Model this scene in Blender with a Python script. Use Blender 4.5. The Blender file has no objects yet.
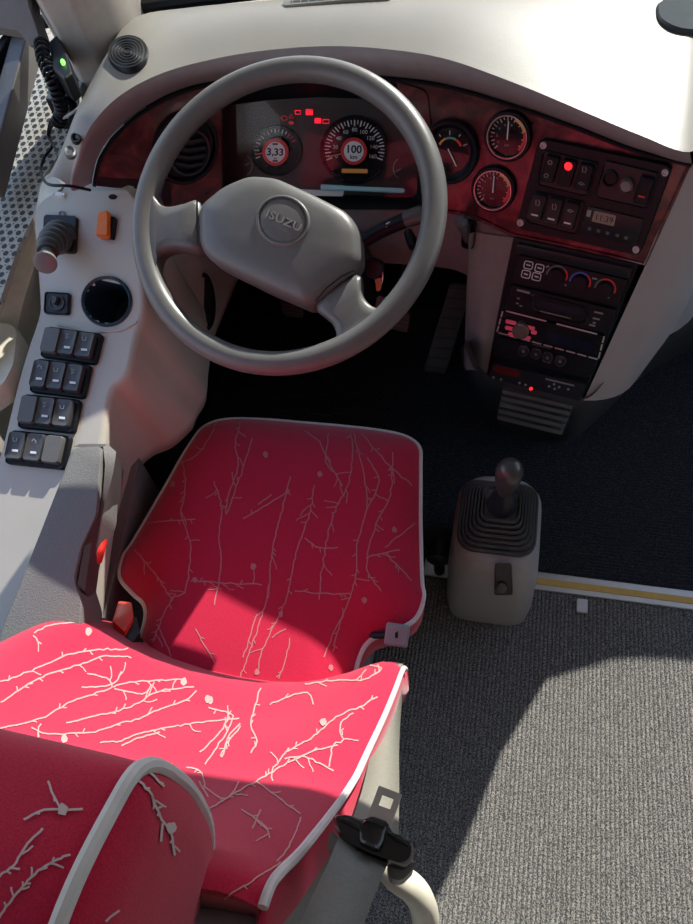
import bpy, bmesh, math, random
from mathutils import Vector, Matrix
from mathutils.bvhtree import BVHTree
random.seed(7)
PI = math.pi
scn = bpy.context.scene
COL = scn.collection

# ------------------------------------------------------------------ camera (phone held above the aisle beside the seat)
r_ = Vector((3253, -325, 694)).normalized()
b_ = Vector((254, 1062, -694)).normalized()
u_ = r_.cross(b_).normalized(); b_ = u_.cross(r_).normalized()
CAM = Vector((0, 0, 1.42)); FPX = 694.0
cd = bpy.data.cameras.new('camera'); cam = bpy.data.objects.new('camera', cd); COL.objects.link(cam)
M3 = Matrix((r_, b_, u_))
# camera axes (x right, y up, z back) expressed in world coordinates
cam.matrix_world = Matrix.Translation(CAM) @ M3.to_4x4()
cd.sensor_fit = 'VERTICAL'; cd.sensor_height = 24; cd.sensor_width = 18; cd.lens = FPX / 924 * 24
cd.clip_start = 0.02
scn.camera = cam

def ray(x, y):
    return M3 @ Vector((x - 346.5, 462 - y, -FPX))
def at(x, y, z=None, X=None, Y=None):
    d = ray(x, y)
    if z is not None: t = (z - CAM.z) / d.z
    elif Y is not None: t = (Y - CAM.y) / d.y
    else: t = (X - CAM.x) / d.x
    return CAM + d * t

# ------------------------------------------------------------------ surfaces: implicit G(p)<0 on the camera's side
class Surf:
    def __init__(s, G): s.G = G
    def hit(s, x, y):
        d = ray(x, y); lo, hi = 0.0004, 0.0045
        for _ in range(44):
            m = (lo + hi) / 2
            if s.G(CAM + d * m) < 0: lo = m
            else: hi = m
        return CAM + d * lo
    def n(s, p):
        e = 2e-3; g = Vector([(s.G(p + Vector(v)) - s.G(p - Vector(v))) for v in ((e,0,0),(0,e,0),(0,0,e))])
        return -g.normalized()
    def __call__(s, x, y, h=0.0):
        p = s.hit(x, y)
        return p + s.n(p) * h if h else p
def sp(x, k): return math.log1p(math.exp(min(60, x / k))) * k
def fY(X, z): return 1.12 + .25 * (z - .78) - .3 * sp(X + .10, .04) - .75 * sp(-.50 - X, .025)
SF = Surf(lambda p: p.y - fY(p.x, p.z))                     # fascia
_c = SF.hit(330, 150); _n = Vector((.03, -1, .25)).normalized()
def plane(p0, n): return Surf(lambda p: -(p - p0).dot(n))
SR = plane(_c - _n*.050, _n)                                # cluster face, recessed behind the fascia
SR2 = plane(_c - _n*.028, _n)
def zc(Y):
    if Y > .753: return .62 + .57 * (Y - .753)
    if Y > .5: return .54 + .316 * (Y - .5)
    return .54 + .35 * (Y - .5)
SC = Surf(lambda p: zc(p.y) - p.z)                          # side console top
def hplane(z): return Surf(lambda p: z - p.z)
TILT = math.radians(30)
WN = Vector((0, -math.sin(TILT), math.cos(TILT)))
WC = CAM + ray(283, 214.5) * .00142
SW = plane(WC, WN)

# ------------------------------------------------------------------ materials
MATS = {}
def mat(name, col, rough=.5, metal=0, coat=0, var=.06, scale=60, bump=0, bscale=400, emit=None, es=0, sheen=0, spec=.5):
    m = bpy.data.materials.new(name); m.use_nodes = True
    nt = m.node_tree; N = nt.nodes; L = nt.links; b = N['Principled BSDF']
    tc = N.new('ShaderNodeTexCoord')
    nz = N.new('ShaderNodeTexNoise'); nz.inputs['Scale'].default_value = scale; nz.inputs['Detail'].default_value = 5
    L.new(tc.outputs['Object'], nz.inputs['Vector'])
    rp = N.new('ShaderNodeValToRGB'); c = col
    rp.color_ramp.elements[0].position = .3; rp.color_ramp.elements[1].position = .7
    rp.color_ramp.elements[0].color = (c[0]*(1-var), c[1]*(1-var), c[2]*(1-var), 1)
    rp.color_ramp.elements[1].color = (min(1,c[0]*(1+var)), min(1,c[1]*(1+var)), min(1,c[2]*(1+var)), 1)
    L.new(nz.outputs['Fac'], rp.inputs['Fac']); L.new(rp.outputs['Color'], b.inputs['Base Color'])
    b.inputs['Roughness'].default_value = rough; b.inputs['Metallic'].default_value = metal
    b.inputs['Coat Weight'].default_value = coat; b.inputs['Coat Roughness'].default_value = .08
    b.inputs['Sheen Weight'].default_value = sheen; b.inputs['Specular IOR Level'].default_value = spec
    if bump:
        n2 = N.new('ShaderNodeTexNoise'); n2.inputs['Scale'].default_value = bscale; n2.inputs['Detail'].default_value = 3
        L.new(tc.outputs['Object'], n2.inputs['Vector'])
        bp = N.new('ShaderNodeBump'); bp.inputs['Strength'].default_value = bump; bp.inputs['Distance'].default_value = .002
        L.new(n2.outputs['Fac'], bp.inputs['Height']); L.new(bp.outputs['Normal'], b.inputs['Normal'])
    if emit:
        b.inputs['Emission Color'].default_value = (*emit, 1); b.inputs['Emission Strength'].default_value = es
    MATS[name] = m; return m
dash_m = mat('dash_plastic', (.25, .24, .213), .42, bump=.15, bscale=700, var=.04, scale=8)
rim_m = mat('dash_rim_plastic', (.31, .275, .28), .5, bump=.12, bscale=700)
console_m = mat('console_plastic', (.50, .47, .41), .45, bump=.06, bscale=500, var=.03, scale=10)
knee_bounce_m = mat('knee_panel_red_bounce', (.17, .125, .13), .5, bump=.08)  # mauve tint is red bounce light put into the base colour
pod_m = mat('pod_plastic', (.40, .385, .38), .5, bump=.12, bscale=600, var=.05, scale=12)
base_m = mat('base_trim_plastic', (.06, .065, .066), .5, bump=.1)
black_m = mat('black_plastic', (.009, .011, .015), .4, bump=.05, spec=.22)
gloss_m = mat('black_gloss', (.012, .012, .014), .15, coat=.3, spec=.3)
satin_m = mat('dark_satin', (.019, .021, .026), .35, spec=.3)
rubber_m = mat('rubber', (.045, .045, .047), .42, bump=.05)
wheel_m = mat('wheel_plastic', (.135, .135, .131), .36, bump=.12, bscale=900, var=.04)
gear_m = mat('gear_console_plastic', (.36, .335, .335), .42, bump=.12, bscale=800, var=.04)
armrest_m = mat('armrest_plastic', (.16, .16, .155), .65, bump=.5, bscale=420, var=.12, scale=500)
shield_m = mat('shield_plastic', (.18, .16, .165), .5, bump=.1)
screw_m = mat('screw_grey', (.48,.48,.50), .35, metal=.2)
steel_m = mat('steel', (.55, .55, .55), .28, metal=.9)
dsteel_m = mat('dark_steel', (.12, .12, .12), .4, metal=.6)
alu_m = mat('aluminium', (.72, .73, .75), .35, metal=.85, var=.03)
yellow_m = mat('yellow_insert', (.75, .47, .12), .5)
white_m = mat('white_paint', (.75, .75, .75), .5)
grey_m = mat('print_grey', (.30, .30, .30), .5)
dimprint_m = mat('print_dim', (.14, .14, .15), .5)
red_m = mat('red_plastic', (.75, .03, .02), .35, coat=.3)
redpaint_m = mat('red_print', (.75, .04, .04), .4)
yelpaint_m = mat('amber_print', (.75, .42, .12), .4)
grnpaint_m = mat('green_print', (.10, .42, .28), .4)
bluepaint_m = mat('blue_print', (.06, .12, .5), .4)
orange_m = mat('orange_plastic', (.85, .20, .02), .4)
ledred_m = mat('led_red', (.8, .02, .02), .4, emit=(1, .02, .03), es=1.6)
warn_m = mat('warning_red', (.6, .02, .02), .4, emit=(1, .02, .05), es=.9)
warndim_m = mat('warning_dim', (.35, .05, .04), .4, emit=(1, .05, .05), es=.18)
odo_m = mat('odometer_amber', (.25, .1, .02), .4, emit=(1, .45, .12), es=.12)
ledgrn_m = mat('led_green', (.1, .8, .1), .4, emit=(.2, 1, .1), es=2)
lcd_m = mat('lcd_green_grey', (.23, .24, .18), .3)
reddisp_m = mat('dark_red_display', (.12, .008, .01), .25)
pen_m = mat('pen_blue', (.36, .62, .70), .35)
card_m = mat('paper', (.62, .64, .64), .7)
rope_m = mat('piping', (.66, .60, .60), .6)
greycord_m = mat('headrest_piping', (.60, .60, .60), .6)
thread_m = mat('twig_thread', (.60, .30, .29), .7, var=.12, scale=900)
web_m = mat('webbing', (.23, .22, .185), .6, bump=.4, bscale=900, var=.08, scale=300)
cream_m = mat('cream_paint', (.72, .68, .56), .35, coat=.2)
shell_m = mat('seat_shell', (.14, .14, .145), .55, bump=.1)
lever_m = mat('lever_grey', (.24, .24, .27), .45)
frame_m = mat('window_frame_grey', (.13, .125, .12), .4)
pillar_m = mat('pillar_trim', (.44, .41, .38), .55, bump=.1)
sill_m = mat('sill_cream', (.70, .67, .56), .55, bump=.1)
grille_m = mat('mesh_panel', (.42, .40, .33), .6)
hole_m = mat('mesh_hole', (.02, .02, .02), .6)
gravel_m = mat('gravel', (.36, .30, .22), .9, var=.4, scale=30, bump=.6, bscale=60)
roof_m = mat('roof_lining', (.5, .5, .5), .8)
patch_m = mat('grey_patch', (.055,.068,.078), .9, spec=.1)
cup_m = mat('cup_blue', (.012, .035, .06), .3)

def fabric(name, col, dark):
    m = mat(name, col, .85, var=.0, sheen=.25, spec=.2)
    nt = m.node_tree; N = nt.nodes; L = nt.links; b = N['Principled BSDF']
    tc = [n for n in N if n.type == 'TEX_COORD'][0]
    w = N.new('ShaderNodeTexNoise'); w.inputs['Scale'].default_value = 900; w.inputs['Detail'].default_value = 2
    L.new(tc.outputs['Object'], w.inputs['Vector'])
    rp = N.new('ShaderNodeValToRGB')
    rp.color_ramp.elements[0].position = .3; rp.color_ramp.elements[0].color = (*dark, 1)
    rp.color_ramp.elements[1].position = .7; rp.color_ramp.elements[1].color = (*col, 1)
    L.new(w.outputs['Fac'], rp.inputs['Fac']); L.new(rp.outputs['Color'], b.inputs['Base Color'])
    bp = N.new('ShaderNodeBump'); bp.inputs['Strength'].default_value = .25; bp.inputs['Distance'].default_value = .001
    L.new(w.outputs['Fac'], bp.inputs['Height']); L.new(bp.outputs['Normal'], b.inputs['Normal'])
    return m
red_fab = fabric('red_seat_fabric', (.56, .012, .055), (.40, .006, .038))

def wood():
    m = mat('burl_wood', (.1, .02, .02), .22, coat=.5, spec=.4)
    nt = m.node_tree; N = nt.nodes; L = nt.links; b = N['Principled BSDF']
    tc = [n for n in N if n.type == 'TEX_COORD'][0]
    n1 = N.new('ShaderNodeTexNoise'); n1.inputs['Scale'].default_value = 22; n1.inputs['Detail'].default_value = 9; n1.inputs['Distortion'].default_value = 1.6
    L.new(tc.outputs['Object'], n1.inputs['Vector'])
    rp = N.new('ShaderNodeValToRGB'); e = rp.color_ramp.elements
    e[0].position = .32; e[0].color = (.032, .007, .010, 1); e[1].position = .68; e[1].color = (.19, .035, .036, 1)
    k = e.new(.5); k.color = (.095, .016, .020, 1)
    L.new(n1.outputs['Fac'], rp.inputs['Fac']); L.new(rp.outputs['Color'], b.inputs['Base Color'])
    return m
wood_m = wood()

def carpet(name, base, fleck, cut):
    m = mat(name, base, .95, spec=.15)
    nt = m.node_tree; N = nt.nodes; L = nt.links; b = N['Principled BSDF']
    tc = [n for n in N if n.type == 'TEX_COORD'][0]
    n1 = N.new('ShaderNodeTexNoise'); n1.inputs['Scale'].default_value = 420; n1.inputs['Detail'].default_value = 2
    L.new(tc.outputs['Object'], n1.inputs['Vector'])
    rp = N.new('ShaderNodeValToRGB'); e = rp.color_ramp.elements
    e[0].position = cut - .1; e[0].color = (*base, 1); e[1].position = cut + .12; e[1].color = (*fleck, 1)
    L.new(n1.outputs['Fac'], rp.inputs['Fac']); L.new(rp.outputs['Color'], b.inputs['Base Color'])
    bp = N.new('ShaderNodeBump'); bp.inputs['Strength'].default_value = .8; bp.inputs['Distance'].default_value = .003
    L.new(n1.outputs['Fac'], bp.inputs['Height']); L.new(bp.outputs['Normal'], b.inputs['Normal'])
    return m
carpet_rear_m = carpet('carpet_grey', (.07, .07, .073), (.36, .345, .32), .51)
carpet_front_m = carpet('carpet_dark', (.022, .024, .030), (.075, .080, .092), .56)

def glass(name, tint, refl):
    m = bpy.data.materials.new(name); m.use_nodes = True
    nt = m.node_tree; N = nt.nodes; L = nt.links
    for n in list(N):
        if n.type == 'BSDF_PRINCIPLED': N.remove(n)
    t = N.new('ShaderNodeBsdfTransparent'); t.inputs['Color'].default_value = (*tint, 1)
    g = N.new('ShaderNodeBsdfGlossy'); g.inputs['Roughness'].default_value = .03
    mx = N.new('ShaderNodeMixShader'); lw = N.new('ShaderNodeLayerWeight'); lw.inputs['Blend'].default_value = refl
    L.new(lw.outputs['Fresnel'], mx.inputs['Fac']); L.new(t.outputs[0], mx.inputs[1]); L.new(g.outputs[0], mx.inputs[2])
    L.new(mx.outputs[0], N['Material Output'].inputs['Surface'])
    return m
glass_m = glass('window_glass', (.96, .97, .96), .2)
lens_m = glass('cluster_lens', (.93, .93, .94), .25)

# ------------------------------------------------------------------ mesh builder
def root_off(o):
    v = Vector((0, 0, 0))
    while o is not None: v += o.location; o = o.parent
    return v
class MB:
    def __init__(s): s.v = []; s.f = []; s.m = []; s.mi = 0
    def add(s, vs, fs):
        o = len(s.v); s.v += [Vector(p) for p in vs]
        for f in fs: s.f.append([i + o for i in f]); s.m.append(s.mi)
    def grid(s, rows, cu=False, cv=False):
        n = len(rows); k = len(rows[0]); vs = [p for r in rows for p in r]; fs = []
        for i in range(n if cv else n - 1):
            for j in range(k if cu else k - 1):
                a = i*k + j; b = i*k + (j+1) % k; c = ((i+1) % n)*k + (j+1) % k; d = ((i+1) % n)*k + j
                fs.append([a, b, c, d])
        s.add(vs, fs)
    def cap(s, ring, flip=False): s.add(ring, [list(range(len(ring)))[::-1] if flip else list(range(len(ring)))])
    def rings(s, S, poly, prof, cap0=False, cap1=True, c=None):
        if c is None: c = (sum(p[0] for p in poly)/len(poly), sum(p[1] for p in poly)/len(poly))
        rows = [[S(c[0] + (x-c[0])*k, c[1] + (y-c[1])*k, h) for x, y in poly] for k, h in prof]
        s.grid(rows, cu=True)
        if cap1: s.cap(rows[-1])
        if cap0: s.cap(rows[0], True)
    def box(s, c, sx, sy, sz, rot=None):
        c = Vector(c); R = rot or Matrix.Identity(3)
        vs = [c + R @ Vector((x*sx/2, y*sy/2, z*sz/2)) for x in (-1,1) for y in (-1,1) for z in (-1,1)]
        s.add(vs, [[0,1,3,2],[4,6,7,5],[0,4,5,1],[2,3,7,6],[0,2,6,4],[1,5,7,3]])
    def tube(s, pts, rad, n=10, closed=False, cap=True):
        pts = [Vector(p) for p in pts]; k = len(pts); rows = []
        up = None
        for i, p in enumerate(pts):
            a = pts[(i-1) % k] if (closed or i > 0) else p; b = pts[(i+1) % k] if (closed or i < k-1) else p
            t = (b - a).normalized()
            if up is None: up = t.orthogonal().normalized()
            up = (up - t * up.dot(t)).normalized(); w = t.cross(up)
            rr = rad[i] if isinstance(rad, (list, tuple)) else rad
            rows.append([p + (up*math.cos(q) + w*math.sin(q))*rr for q in [2*PI*j/n for j in range(n)]])
        s.grid(rows, cu=True, cv=closed)
        if cap and not closed: s.cap(rows[0], True); s.cap(rows[-1])
    def strip(s, S, pts, w, h):
        L = []; Rr = []
        for i, (x, y) in enumerate(pts):
            a = pts[max(0, i-1)]; b = pts[min(len(pts)-1, i+1)]
            dx, dy = b[0]-a[0], b[1]-a[1]; l = math.hypot(dx, dy) or 1
            nx, ny = -dy/l*w/2, dx/l*w/2
            L.append(S(x+nx, y+ny, h)); Rr.append(S(x-nx, y-ny, h))
        s.grid([L, Rr])
    def text(s, S, txt, cx, cy, hpx, rot=0, h=.001, stretch=1.0, bold=0.0):
        cu = bpy.data.curves.new('t', 'FONT'); cu.body = txt; cu.size = 1.0; cu.align_x = 'CENTER'; cu.align_y = 'CENTER'; cu.resolution_u = 3; cu.offset = bold
        ob = bpy.data.objects.new('t', cu); COL.objects.link(ob)
        dg = bpy.context.evaluated_depsgraph_get(); me = bpy.data.meshes.new_from_object(ob.evaluated_get(dg))
        ca, sa = math.cos(math.radians(rot)), math.sin(math.radians(rot)); k = hpx / .7
        vs = []
        for v in me.vertices:
            x, y = v.co.x*k*stretch, -v.co.y*k
            vs.append(S(cx + x*ca - y*sa, cy + x*sa + y*ca, h))
        s.add(vs, [list(p.vertices) for p in me.polygons])
        bpy.data.objects.remove(ob); bpy.data.curves.remove(cu); bpy.data.meshes.remove(me)
    def build(s, name, mats, parent=None, smooth=True, angle=40, bevel=0, solid=0, subsurf=0, mods=True):
        off = root_off(parent) if parent else Vector((0,0,0))
        me = bpy.data.meshes.new(name); me.from_pydata([p - off for p in s.v], [], s.f)
        if not isinstance(mats, (list, tuple)): mats = [mats]
        for m in mats: me.materials.append(m)
        for p, i in zip(me.polygons, s.m): p.material_index = min(i, len(mats)-1)
        bm = bmesh.new(); bm.from_mesh(me)
        bmesh.ops.remove_doubles(bm, verts=bm.verts, dist=1e-6)
        bmesh.ops.recalc_face_normals(bm, faces=bm.faces) if not getattr(s, 'open', False) else None
        bm.to_mesh(me); bm.free()
        if smooth:
            me.polygons.foreach_set('use_smooth', [True]*len(me.polygons)); me.set_sharp_from_angle(angle=math.radians(angle))
        o = bpy.data.objects.new(name, me); COL.objects.link(o)
        if parent: o.parent = parent
        if solid:
            md = o.modifiers.new('solid', 'SOLIDIFY'); md.thickness = solid; md.offset = 0
        if bevel:
            md = o.modifiers.new('bevel', 'BEVEL'); md.width = bevel; md.segments = 3; md.limit_method = 'ANGLE'; md.angle_limit = math.radians(40)
        if subsurf:
            md = o.modifiers.new('sub', 'SUBSURF'); md.levels = subsurf; md.render_levels = subsurf
        return o
def tag(o, label=None, cat=None, group=None, kind=None):
    if label: o['label'] = label
    if cat: o['category'] = cat
    if group: o['group'] = group
    if kind: o['kind'] = kind
    return o
def thing(name, loc, label, cat, group=None):
    o = bpy.data.objects.new(name, None); COL.objects.link(o); o.location = loc; o.empty_display_size = .05
    return tag(o, label, cat, group)

# ------------------------------------------------------------------ outlines in picture units
def ell(cx, cy, rx, ry, rot=0, n=32):
    ca, sa = math.cos(math.radians(rot)), math.sin(math.radians(rot))
    return [(cx + rx*math.cos(t)*ca - ry*math.sin(t)*sa, cy + rx*math.cos(t)*sa + ry*math.sin(t)*ca) for t in [2*PI*i/n for i in range(n)]]
def rpoly(pts, r, n=4):
    out = []; k = len(pts)
    for i in range(k):
        p = Vector(pts[i]); a = Vector(pts[i-1]) - p; b = Vector(pts[(i+1) % k]) - p
        rr = min(r, a.length*.45, b.length*.45); a = a.normalized()*rr + p; b = b.normalized()*rr + p
        for j in range(n+1):
            t = j/n; q = a*(1-t)**2 + p*2*t*(1-t) + b*t*t; out.append((q.x, q.y))
    return out
def rrect(cx, cy, w, h, rot=0, r=3, sk=0):
    ca, sa = math.cos(math.radians(rot)), math.sin(math.radians(rot)); cb, sb = -math.sin(math.radians(rot+sk)), math.cos(math.radians(rot+sk))
    return rpoly([(cx + u*w/2*ca + v*h/2*cb, cy + u*w/2*sa + v*h/2*sb) for u, v in ((-1,-1),(1,-1),(1,1),(-1,1))], r)
def catmull(pts, n=6, closed=False):
    P = [Vector(p) for p in pts]; k = len(P); out = []
    for i in range(k if closed else k-1):
        g = (lambda j: P[j % k]) if closed else (lambda j: P[max(0, min(k-1, j))])
        p0, p1, p2, p3 = g(i-1), g(i), g(i+1), g(i+2)
        for j in range(n):
            t = j/n; out.append(.5*((2*p1) + (p2-p0)*t + (2*p0-5*p1+4*p2-p3)*t*t + (3*p1-p0-3*p2+p3)*t**3))
    if not closed: out.append(P[-1])
    return out
def resample(pts, n):
    P = [Vector(p) for p in pts]; d = [0]
    for a, b in zip(P, P[1:]): d.append(d[-1] + (b-a).length)
    out = []; j = 0
    for i in range(n):
        s = d[-1]*i/(n-1)
        while j < len(P)-2 and d[j+1] < s: j += 1
        t = (s - d[j]) / max(1e-9, d[j+1]-d[j]); out.append(P[j].lerp(P[j+1], t))
    return out
def bez(a, b, c, n=8): return [Vector(a)*(1-t)**2 + Vector(b)*2*t*(1-t) + Vector(c)*t*t for t in [i/n for i in range(n+1)]]

# ================================================================== SETTING
def ribbed(x0, x1, y0, y1, along, z, m, name, label, pitch=.008, amp=.0028):
    b = MB(); lo, hi = (x0, x1) if along == 'Y' else (y0, y1)
    n = int((hi-lo)/pitch); prof = []
    for i in range(n):
        c = lo + i*pitch
        for k, hgt in ((0, 0), (.25, .75), (.5, 1), (.75, .75)): prof.append((c + k*pitch, z - amp + amp*hgt))
    prof.append((lo + n*pitch, z - amp))
    if along == 'Y': b.grid([[(q, y0, h) for q, h in prof], [(q, y1, h) for q, h in prof]])
    else: b.grid([[(x0, q, h) for q, h in prof], [(x1, q, h) for q, h in prof]])
    o = b.build(name, m, angle=80); return tag(o, label, 'carpet')
fl = MB(); fl.box((.2, .3, -.03), 2.4, 3.0, .05); tag(fl.build('floor', base_m), kind='structure')
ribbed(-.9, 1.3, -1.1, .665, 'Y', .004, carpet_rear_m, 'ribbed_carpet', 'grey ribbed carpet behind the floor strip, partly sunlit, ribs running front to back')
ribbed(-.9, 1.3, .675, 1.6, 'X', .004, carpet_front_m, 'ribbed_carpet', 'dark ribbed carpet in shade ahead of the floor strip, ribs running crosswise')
t = thing('threshold_strip', (.3, .67, 0), 'metal floor strip with yellow insert crossing the carpet beside the gear lever', 'floor strip')
b = MB(); b.box((.56, .672, .006), 1.38, .042, .006); b.build('metal_edge', alu_m, t, bevel=.002)
b = MB(); b.box((.66, .670, .0095), 1.18, .014, .003); b.build('yellow_insert', yellow_m, t)
p = at(582, 606, z=.008)
b = MB(); b.box(p, .022, .03, .008); b.build('clip', white_m, t, bevel=.002)

# roof, walls, windows (mostly out of frame; they shape the daylight)
RY, RZ = 1.435, 1.70
b = MB(); b.box((.2, (RY-1.2)/2, RZ+.02), 2.5, RY+1.2, .04); tag(b.build('ceiling', roof_m), kind='structure')
b = MB(); b.box((.2, 1.62, .28), 2.5, .04, .62); tag(b.build('wall_front', base_m), kind='structure')
b = MB(); b.box((-1.06, .2, .30), .04, 2.8, .62); tag(b.build('wall_left', pillar_m), kind='structure')
b = MB(); b.box((1.42, .0, .30), .04, 3.2, .62); b.box((1.42, -.35, 1.2), .04, 1.7, 1.2); tag(b.build('wall_right', pillar_m), kind='structure')  # upper rear panel added out of view to cut skylight on the floor
b = MB(); b.box((.2, -1.2, .9), 2.5, .04, 1.8); tag(b.build('wall_back', pillar_m), kind='structure')
b = MB(); b.box((0, 0, -1.0), 60, 60, .05); tag(b.build('ground', gravel_m), kind='structure')

# ================================================================== DASHBOARD
D = thing('dashboard', (-.2, 1.2, 0), 'pale grey moulded dashboard with dark red wood-look fascia and round gauges', 'dashboard')
crest_px = [(70,187,.785),(73,165,.815),(80,148,.845),(93,123,.875),(118,97,.895),(155,76,.902),(200,62,.903),(260,51,.903),(330,46,.902),(395,50,.90),(450,60,.897),(520,85,.885),(580,110,.872),(640,135,.858),(690,152,.842)]
inner_px = [(92,184),(94,172),(98,158),(111,137),(138,112),(175,92),(212,82),(265,77),(330,75),(395,78),(450,86),(515,105),(575,126),(635,149),(690,163)]
crest = [at(x, y, z=z) for x, y, z in crest_px] + [Vector(v) for v in ((.262,1.03,.812),(.292,1.085,.745),(.335,1.19,.69),(.40,1.33,.62),(.60,1.38,.58),(1.35,1.38,.58))]
ws = [at(46,180,z=.79), at(57,160,z=.81), at(66,138,z=.84), at(78,108,z=.87), at(106,55,z=.895), at(134,18,z=.90)] + [Vector(v) for v in
      ((-.60,1.262,.902),(-.47,1.275,.902),(-.33,1.29,.90),(-.2,1.30,.898),(-.08,1.31,.893),(.03,1.32,.885),(.13,1.33,.875),(.20,1.34,.85),(.255,1.345,.835),(.295,1.355,.77),(.335,1.365,.735),(.37,1.38,.69),(.43,1.40,.625),(.78,1.42,.585),(1.35,1.42,.585))]
inner = [SF(x, y, -.004) for x, y in inner_px]
NC = 90
cr = resample(catmull(crest, 6), NC); wv = resample(catmull(ws, 6), NC)
# pair by index rather than arc length
def pairup(A, n=6): return catmull(A, n)
cr = pairup(crest); wv = pairup(ws); inn = pairup(inner)
rows = []
for k in range(9):
    t_ = k/8; e = .012*math.sin(PI*t_)
    rows.append([a.lerp(c, t_) + Vector((0, 0, e)) for a, c in zip(cr, wv)])
b = MB(); b.grid(rows); b.open = True; TBV = BVHTree.FromPolygons(b.v, b.f); tc = b.build('top_cover', dash_m, D, angle=60)
def cast(T, x, y, h=0.0):
    d = ray(x, y).normalized(); loc, n, _, _ = T.ray_cast(CAM, d)
    if loc is None: return None
    return loc + (n if n.dot(d) < 0 else -n)*h
sk_ = rows[-1][26:]; b = MB(); b.grid([sk_, [Vector((p.x, p.y+.05, .6)) for p in sk_], [Vector((p.x, p.y+.19, .0)) for p in sk_]]); b.open = True; b.build('light_stop_bulkhead', black_m, D, angle=60)  # closing skirt added to stop sunlight leaking in under the dash
# rolled rim from the crest round and down to the fascia edge
rows = []
m = len(inn)
for k in range(8):
    t_ = k/7; row = []
    for i in range(m):
        a = cr[i]; c = inn[i]; q = a.lerp(c, t_)
        out = Vector((0, -1, .1)).normalized()
        row.append(q + out*(.022*math.sin(PI*min(1, t_*1.05))*(1-.4*t_)))
    rows.append(row)
b = MB(); b.grid(rows); b.open = True; b.build('hood_rim', rim_m, D, angle=70)
# black rubber lip between rim and fascia
b = MB(); b.tube([SF(x, y, .002) for x, y in [(q.x, q.y) for q in catmull([(p[0]+2, p[1]+2) for p in inner_px], 4)]], .0035, 6); b.build('edge_lip', black_m, D)
# front of the right-hand dash, out to the door side
b = MB(); b.grid([[Vector(v) for v in ((.40,1.33,.62),(.60,1.38,.58),(1.35,1.38,.58))],
                  [Vector(v) for v in ((.44,1.37,.45),(.75,1.40,.45),(1.35,1.40,.45))],
                  [Vector(v) for v in ((.44,1.42,.25),(.75,1.45,.25),(1.35,1.45,.25))]]); b.open = True
b.build('front_panel', pod_m, D, angle=80)

def patch(top, bot, nx=30, ny=6, S=SF, h=0.0):
    T = resample([(x, y, 0) for x, y in top], nx); B = resample([(x, y, 0) for x, y in bot], nx)
    return [[S(T[i].x*(1-j/ny) + B[i].x*j/ny, T[i].y*(1-j/ny) + B[i].y*j/ny, h) for i in range(nx)] for j in range(ny+1)]
# wood, left and right of the cluster
b = MB(); b.grid(patch([(94,176),(98,158),(111,137),(138,112),(175,92),(212,82),(222,84)], [(94,182),(120,184),(150,186),(165,206),(190,212),(222,206)], 34, 8)); b.open = True
b.build('wood_fascia', wood_m, D)
b = MB(); b.grid(patch([(395,78),(450,86),(515,105),(575,126),(635,149),(690,163)], [(428,208),(470,214),(512,234),(560,244),(610,255),(646,264)], 44, 10)); b.open = True
b.build('wood_fascia', wood_m, D)
# bright lower lacquer edge of the right wood
b = MB(); b.tube([SF(x, y, .001) for x, y in [(430,209),(470,214),(512,234),(560,244),(610,255),(645,264),(668,212),(689,165)]], .003, 8); b.build('fascia_edge', wood_m, D)
# flat black strip painting the shade of the recess by the left vent
b = MB(); b.strip(SF, [(96,181),(115,183),(138,184),(150,186)], 9, .002); b.build('fascia_shade_strip', black_m, D)
# air vent
_v = SF(184,146); SVt = plane(_v - SF.n(_v)*.004, SF.n(_v))
v = MB(); v.rings(SVt, ell(184,146,31,36,20), [(1.04,-.01),(1.04,.012),(1,.016),(.93,.016),(.88,.006)], cap1=False)
vent = v.build('air_vent', black_m, D)
b = MB(); b.rings(SVt, ell(184,146,28,33,20), [(1,.005)]); b.build('vent_backing', black_m, vent)
b = MB(); b.rings(SVt, ell(187,149,21,25,15), [(1,.006),(1,.020),(.94,.024),(.86,.023),(.82,.008)], cap1=False); b.build('vent_ring', satin_m, vent)
for dy in (-12, -4, 4, 12):
    w_ = 17*math.sqrt(1-(dy/22)**2); b = MB(); b.rings(SVt, rpoly([(187-w_,147+dy),(187,150+dy),(187+w_,147+dy),(187+w_,150.5+dy),(187,153.5+dy),(187-w_,150.5+dy)], .6), [(1,.006),(1,.018)]); b.build('slat', satin_m, vent)
# black plate painted in as the dark gap at the outer side of the vent down to the column
b = MB(); b.rings(SF, rpoly([(158,176),(170,182),(172,205),(160,203)], 4), [(1,.001),(1,.003)]); b.build('vent_gap_plate', black_m, D)

tick_m = mat('print_light_grey', (.5,.5,.5), .5)
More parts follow.
